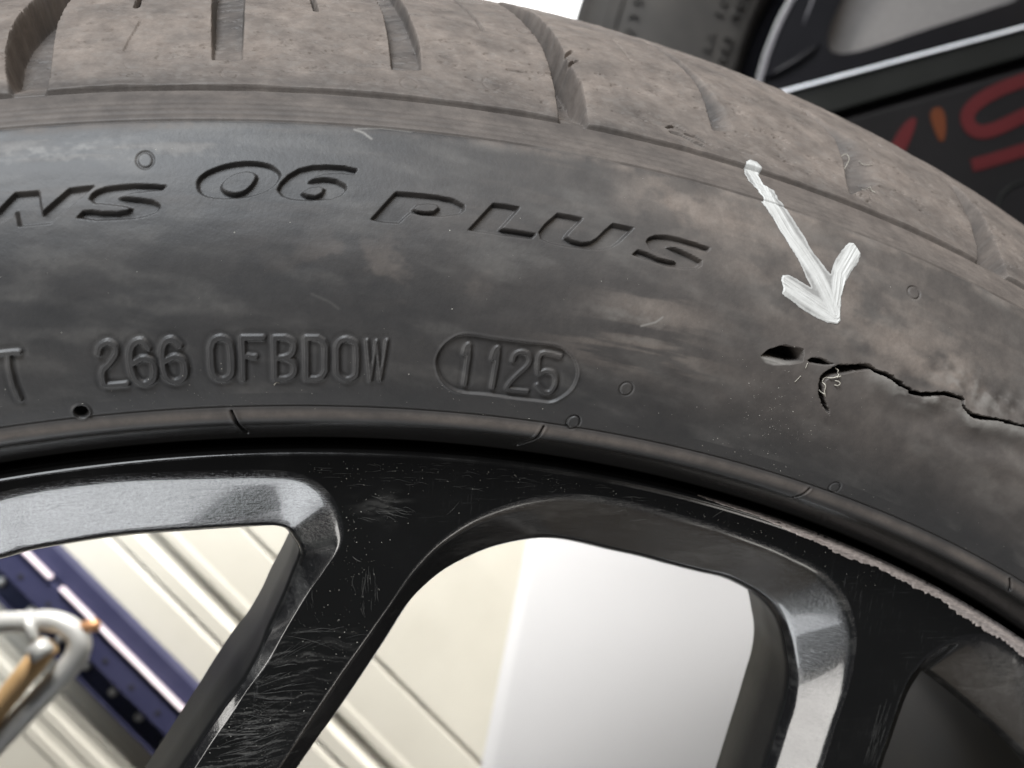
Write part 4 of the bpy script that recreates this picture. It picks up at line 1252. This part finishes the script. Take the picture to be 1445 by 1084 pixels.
# -- white sheet behind the wide opening
SHEET = simple('white_sheet', (0.585, 0.582, 0.59), (0.63, 0.627, 0.635), 5, 0.75)
fs_ = Frame((900, 950), 0.55, (0.0, 0.12))
rows_ = []
tt = np.linspace(0, 1, 30)
for k in np.linspace(0, 1, 40):
    left = (776 - 4 * k * 0, 720) if False else (768 + (655 - 768) * k, 640 + (1200 - 640) * k)
    rgt = (1330, 640 + 560 * k)
    P = np.array([(left[0] + (rgt[0] - left[0]) * t, left[1] + (rgt[1] - left[1]) * t) for t in tt])
    h_ = 2.2 * np.sin(tt * 5 + k * 2.2) * (0.3 + tt) + 1.3 * np.sin(k * 6 + tt * 3)
    rows_.append(to_world(fs_.at(P, h_)))
v, q = rc_grid(np.array(rows_))
o = link('white_sheet', grid_mesh('white_sheet', v, q), SHEET)
md = o.modifiers.new('thickness', 'SOLIDIFY'); md.thickness = 0.0012
tag(o, 'smooth pale grey sheet hanging behind the wide spoke opening', 'sheet')

# -- second wheel standing behind
RUB2 = simple('dusty_dark_rubber', (0.010, 0.0095, 0.009), (0.019, 0.0175, 0.016), 45, 0.7, bumpd=0.0003, spec=0.15)
GLOSS2 = simple('second_gloss_black', (0.003, 0.003, 0.004), (0.005, 0.005, 0.006), 20, 0.35, spec=0.05)
GREYP = simple('grey_lacquer', (0.075, 0.073, 0.08), (0.095, 0.093, 0.1), 30, 0.5, spec=0.2)
fr2 = Frame((1060, 60), 0.62, (-0.05, 0.0))
C2 = fr2.at([(1486, 197)], 0)[0]
sc2 = np.linalg.norm(fr2.at([(1061, 60)])[0] - fr2.at([(1060, 60)])[0])
w2 = empty('second_wheel', tuple(to_world(C2 - fr2.n * 60)))
W2 = np.array(w2.location)
def p2(r, h, a):
    """polar point on the second wheel, r in mm, angle from its own up axis"""
    return C2 + (fr2.u * np.cos(a)[..., None] + fr2.v * np.sin(a)[..., None]) * np.asarray(r)[..., None] + fr2.n * np.asarray(h)[..., None]
def rev2(name, pr, mat, label=None, seg=360):
    P = catmull(pr, 6)
    a = np.linspace(0, 2 * math.pi, seg, endpoint=False)
    V = p2(np.repeat(P[:, 0][:, None], seg, 1), np.repeat(P[:, 1][:, None], seg, 1), np.repeat(a[None], len(P), 0))
    v, q = rc_grid(to_world(V) - W2, True)
    return link(name, grid_mesh(name, v, q[:, ::-1]), mat, w2, label)
RI2 = 452 * sc2
t2_ = rev2('tyre', [(RI2 - 4, -22), (RI2 - 1, -4), (RI2 + 1, 3), (RI2 + 6, 6), (RI2 + 25, 9), (RI2 + 48, 10), (RI2 + 66, 8), (RI2 + 70, 7.0), (RI2 + 72, 8.2), (RI2 + 76, 6.4), (RI2 + 80, 6.0), (RI2 + 89, 1), (RI2 + 94, -8), (RI2 + 96.5, -20), (RI2 + 97.5, -60), (RI2 + 96, -120)], RUB2, 'dusty tyre of the second wheel with raised text')
rev2('rim_lip', [(RI2 - 16, -9), (RI2 - 15.6, -5), (RI2 - 14.4, -4.4), (RI2 - 13.0, -5), (RI2 - 12.6, -9)], GREYP, 'grey rim edge of the second wheel')
rev2('rim_well', [(RI2 - 12.4, -8), (RI2 - 10, -13), (RI2 - 7, -15), (RI2 - 3, -17)], GLOSS2, 'black rim well of the second wheel')
# raised words that run round its bead
def arc_text(txt, r_mm, size, a_start, step):
    made = []
    for i, ch in enumerate(txt):
        if ch == ' ': continue
        cu = bpy.data.curves.new('raised_character', 'FONT')
        cu.body = ch; cu.size = size * MM; cu.extrude = 1.0 * MM; cu.align_x = 'CENTER'; cu.bevel_depth = 0.12 * MM; cu.bevel_resolution = 1
        to = bpy.data.objects.new('raised_character', cu)
        me = bpy.data.meshes.new_from_object(to)
        bpy.data.objects.remove(to)
        a = a_start - i * step
        base = p2(np.array([r_mm]), np.array([8.6]), np.array([a]))[0]
        rad_d = fr2.u * math.cos(a) + fr2.v * math.sin(a)
        tan_d = fr2.u * math.sin(a) - fr2.v * math.cos(a)
        X, Y, Z = to_world(tan_d) / MM, to_world(rad_d) / MM, to_world(fr2.n) / MM
        co = np.array([v.co[:] for v in me.vertices])
        co = co[:, :1] * X + co[:, 1:2] * Y + co[:, 2:3] * Z + (to_world(base) - W2)
        me.vertices.foreach_set('co', co.astype(np.float32).ravel())
        me.update()
        me.name = 'raised_character'
        link('raised_character', me, RUB2, t2_)
st_ = 16.5 / 470
arc_text('EXTRA LOAD', RI2 + 17, 6.6, math.pi - 0.33 + 5.0 * st_, st_)
arc_text('RADIAL TUBELESS', RI2 + 7.5, 6.6, math.pi - 0.33 + 5.5 * st_, 15.5 / 455)
arc_text('235', RI2 + 60, 8.0, math.pi - 0.29 + 0.036, 0.036)
# spoke plate with a rounded opening
WIN2 = [(1192, -6), (1177, 28), (1172, 52), (1175, 66), (1188, 71), (1205, 70), (1236, 62), (1320, 34), (1404, 7), (1445, -10), (1480, -60), (1470, -130), (1400, -170), (1280, -150), (1215, -70)]
inner2 = catmull(WIN2, 8, True)
angs = np.linspace(0, 2 * math.pi, 200, endpoint=False)
outer2 = p2(np.full(200, RI2 - 15.5), np.full(200, -6.0), angs)
def fuv(P): return np.stack([(P - C2) @ fr2.u, (P - C2) @ fr2.v], -1)
o2 = fuv(outer2); i2 = fuv(fr2.at(inner2, -6.0))
pts2 = [Vector(p) for p in np.vstack([o2, i2])]
ed = [(i, (i + 1) % 200) for i in range(200)] + [(200 + i, 200 + (i + 1) % len(i2)) for i in range(len(i2))]
cv, ce, cf, _, _, _ = delaunay_2d_cdt(pts2, ed, [], 0, 1e-6)
cvn = np.array([(p.x, p.y) for p in cv])
cen = np.array([cvn[list(f)].mean(0) for f in cf])
keepf = (sd_poly(cen[:, 0], cen[:, 1], [i2]) > 0) & (sd_poly(cen[:, 0], cen[:, 1], [o2]) < 0)
V = to_world(C2 + cvn[:, :1] * fr2.u + cvn[:, 1:] * fr2.v + fr2.n * -6.0) - W2
fpl = link('spoke_face', poly_mesh('spoke_face', V, [tuple(f) for f, k in zip(cf, keepf) if k]), GLOSS2, w2, 'gloss black spoke face of the second wheel')
md = fpl.modifiers.new('thickness', 'SOLIDIFY'); md.thickness = 0.012; md.offset = -1 if fpl.data.polygons[0].normal @ Vector(to_world(fr2.n) / MM) > 0 else 1
v, f = tube_data(to_world(fr2.at([(1078, 108), (1100, 98), (1125, 84), (1150, 67), (1160, 58)], -5)) - W2, np.array([2, 4.5, 5, 4, 1]) * sc2 * MM * 1.2, 10)
link('spoke_ridge', poly_mesh('spoke_ridge', v, f, True), GLOSS2, w2)
v, f = tube_data(to_world(fr2.at([(1136, 32), (1143, 12), (1152, -10), (1160, -40)], -5.5)) - W2, np.array([0.6, 1.4, 1.8, 2]) * sc2 * MM, 8)
link('spoke_ridge', poly_mesh('spoke_ridge', v, f, True), GREYP, w2)
tag(w2, 'second black wheel with dusty lettered tyre behind the gashed tyre', 'wheel')
GREYB = simple('grey_board', (0.12, 0.113, 0.11), (0.14, 0.132, 0.128), 300, 0.85, spec=0.1)
fg = Frame((1300, 20), 0.645, (-0.05, 0.0))
o = slab('grey_board', fg, [(1130, -220), (1560, -220), (1560, 140), (1130, 140)], -4, 0, GREYB)
tag(o, 'plain grey board behind the opening of the second wheel', 'board')

# -- black panel with red lettering and a bright trim line
PANEL = simple('dark_panel_paint', (0.006, 0.0058, 0.006), (0.009, 0.0085, 0.009), 12, 0.6, spec=0.04)
SILL = simple('dark_sill_paint', (0.006, 0.0065, 0.006), (0.010, 0.0105, 0.010), 20, 0.5, spec=0.06)
TRIM = simple('bright_trim', (0.52, 0.55, 0.60), (0.66, 0.68, 0.72), 50, 0.35, 0.3)
RED = simple('red_lettering', (0.036, 0.004, 0.005), (0.048, 0.006, 0.007), 40, 0.6, spec=0.1)
ORANGE = simple('orange_lettering', (0.045, 0.012, 0.004), (0.06, 0.016, 0.005), 40, 0.6, spec=0.1)
fpn = Frame((1280, 200), 0.56)
pan = empty('black_panel', tuple(to_world(fpn.at([(1400, 420)], -10))[0]))
PN = np.array(pan.location)
def line_y(x, x0, y0, x1, y1): return y0 + (x - x0) * (y1 - y0) / (x1 - x0)
top_l = lambda x: line_y(x, 1100, 133, 1445, 40.6)
mid_l = lambda x: line_y(x, 1174.5, 161, 1445, 82)
low_l = lambda x: line_y(x, 1180, 171, 1445, 96)
slab('sill', fpn, [(1000, top_l(1000) + 2), (1700, top_l(1700) + 2), (1700, mid_l(1700)), (1000, mid_l(1000))], -14, 2, SILL, pan, 'dark sill under the bright trim', 1.6, PN)
slab('trim_strip', fpn, [(1000, top_l(1000) - 2.6), (1700, top_l(1700) - 2.6), (1700, top_l(1700) + 1.6), (1000, top_l(1000) + 1.6)], -12, 4, TRIM, pan, 'thin bright silver trim line', 0.3, PN)
slab('gap_shade', fpn, [(1000, mid_l(1000) - 3), (1700, mid_l(1700) - 3), (1700, low_l(1700) + 6), (1000, low_l(1000) + 6)], -18, -10, HOLE_SHADE, pan, 'dark slab painting the gap shade between sill and lettered panel', 0, PN)  # set-back slab coloured dark as the shade in the gap
face = slab('lettered_face', fpn, [(1000, low_l(1000)), (1700, low_l(1700)), (1700, 640), (1000, 640)], -14, 0, PANEL, pan, 'black panel face carrying red lettering', 2.2, PN)
def fat(pts, w):
    P = catmull(pts, 6)
    t = np.gradient(P, axis=0); t /= np.linalg.norm(t, axis=1)[:, None]
    n = np.stack([-t[:, 1], t[:, 0]], 1)
    return [tuple(p) for p in np.vstack([P + n * w / 2, (P - n * w / 2)[::-1]])]
def T3(pts): return TR(1160, 80, 4.516, pts)
def decal(poly, mat, lab):
    P = np.array(poly)
    O = PN
    A = to_world(fpn.at(P, 0.5)) - O
    B = to_world(fpn.at(P, 0.05)) - O
    n = len(P)
    bm = bmesh.new()
    va = [bm.verts.new(p) for p in A]; vb = [bm.verts.new(p) for p in B]
    m = n // 2
    if lab == 'stroke':
        for i in range(m - 1):
            bm.faces.new((va[i], va[i + 1], va[n - 2 - i], va[n - 1 - i]))
    else:
        bm.faces.new(va)
    for i in range(n):
        bm.faces.new((va[i], vb[i], vb[(i + 1) % n], va[(i + 1) % n]))
    bmesh.ops.recalc_face_normals(bm, faces=bm.faces)
    me = bpy.data.meshes.new('letter'); bm.to_mesh(me); bm.free()
    link('letter', me, mat, face)
decal(fat(T3([(1600, 60), (1420, 110), (1287, 150), (1120, 215), (985, 295), (925, 375), (945, 450), (1020, 482), (1130, 450), (1287, 375), (1420, 320)]), 19), RED, 'stroke')
decal(fat(T3([(955, 695), (1060, 665), (1180, 628), (1300, 590), (1450, 545)]), 18), RED, 'stroke')
decal(T3([(575, 388), (600, 402), (580, 480), (548, 560), (505, 640), (420, 700), (440, 560), (490, 470), (530, 420)]), RED, 'blob')
decal(T3([(686, 370), (705, 335), (740, 322), (772, 345), (786, 400), (786, 480), (772, 540), (745, 535), (722, 490), (700, 430)]), ORANGE, 'blob')
v, f = tube_data(to_world(fpn.at(catmull([(1412, 330), (1408, 300), (1413, 276), (1430, 262), (1460, 254), (1520, 244)], 6), 0)) - PN, 2.2 * 0.36 * MM, 8)
link('arch_edge', poly_mesh('arch_edge', v, f, True), SILL, pan)
tag(pan, 'black panel with red lettering and silver trim behind the tyre', 'panel')
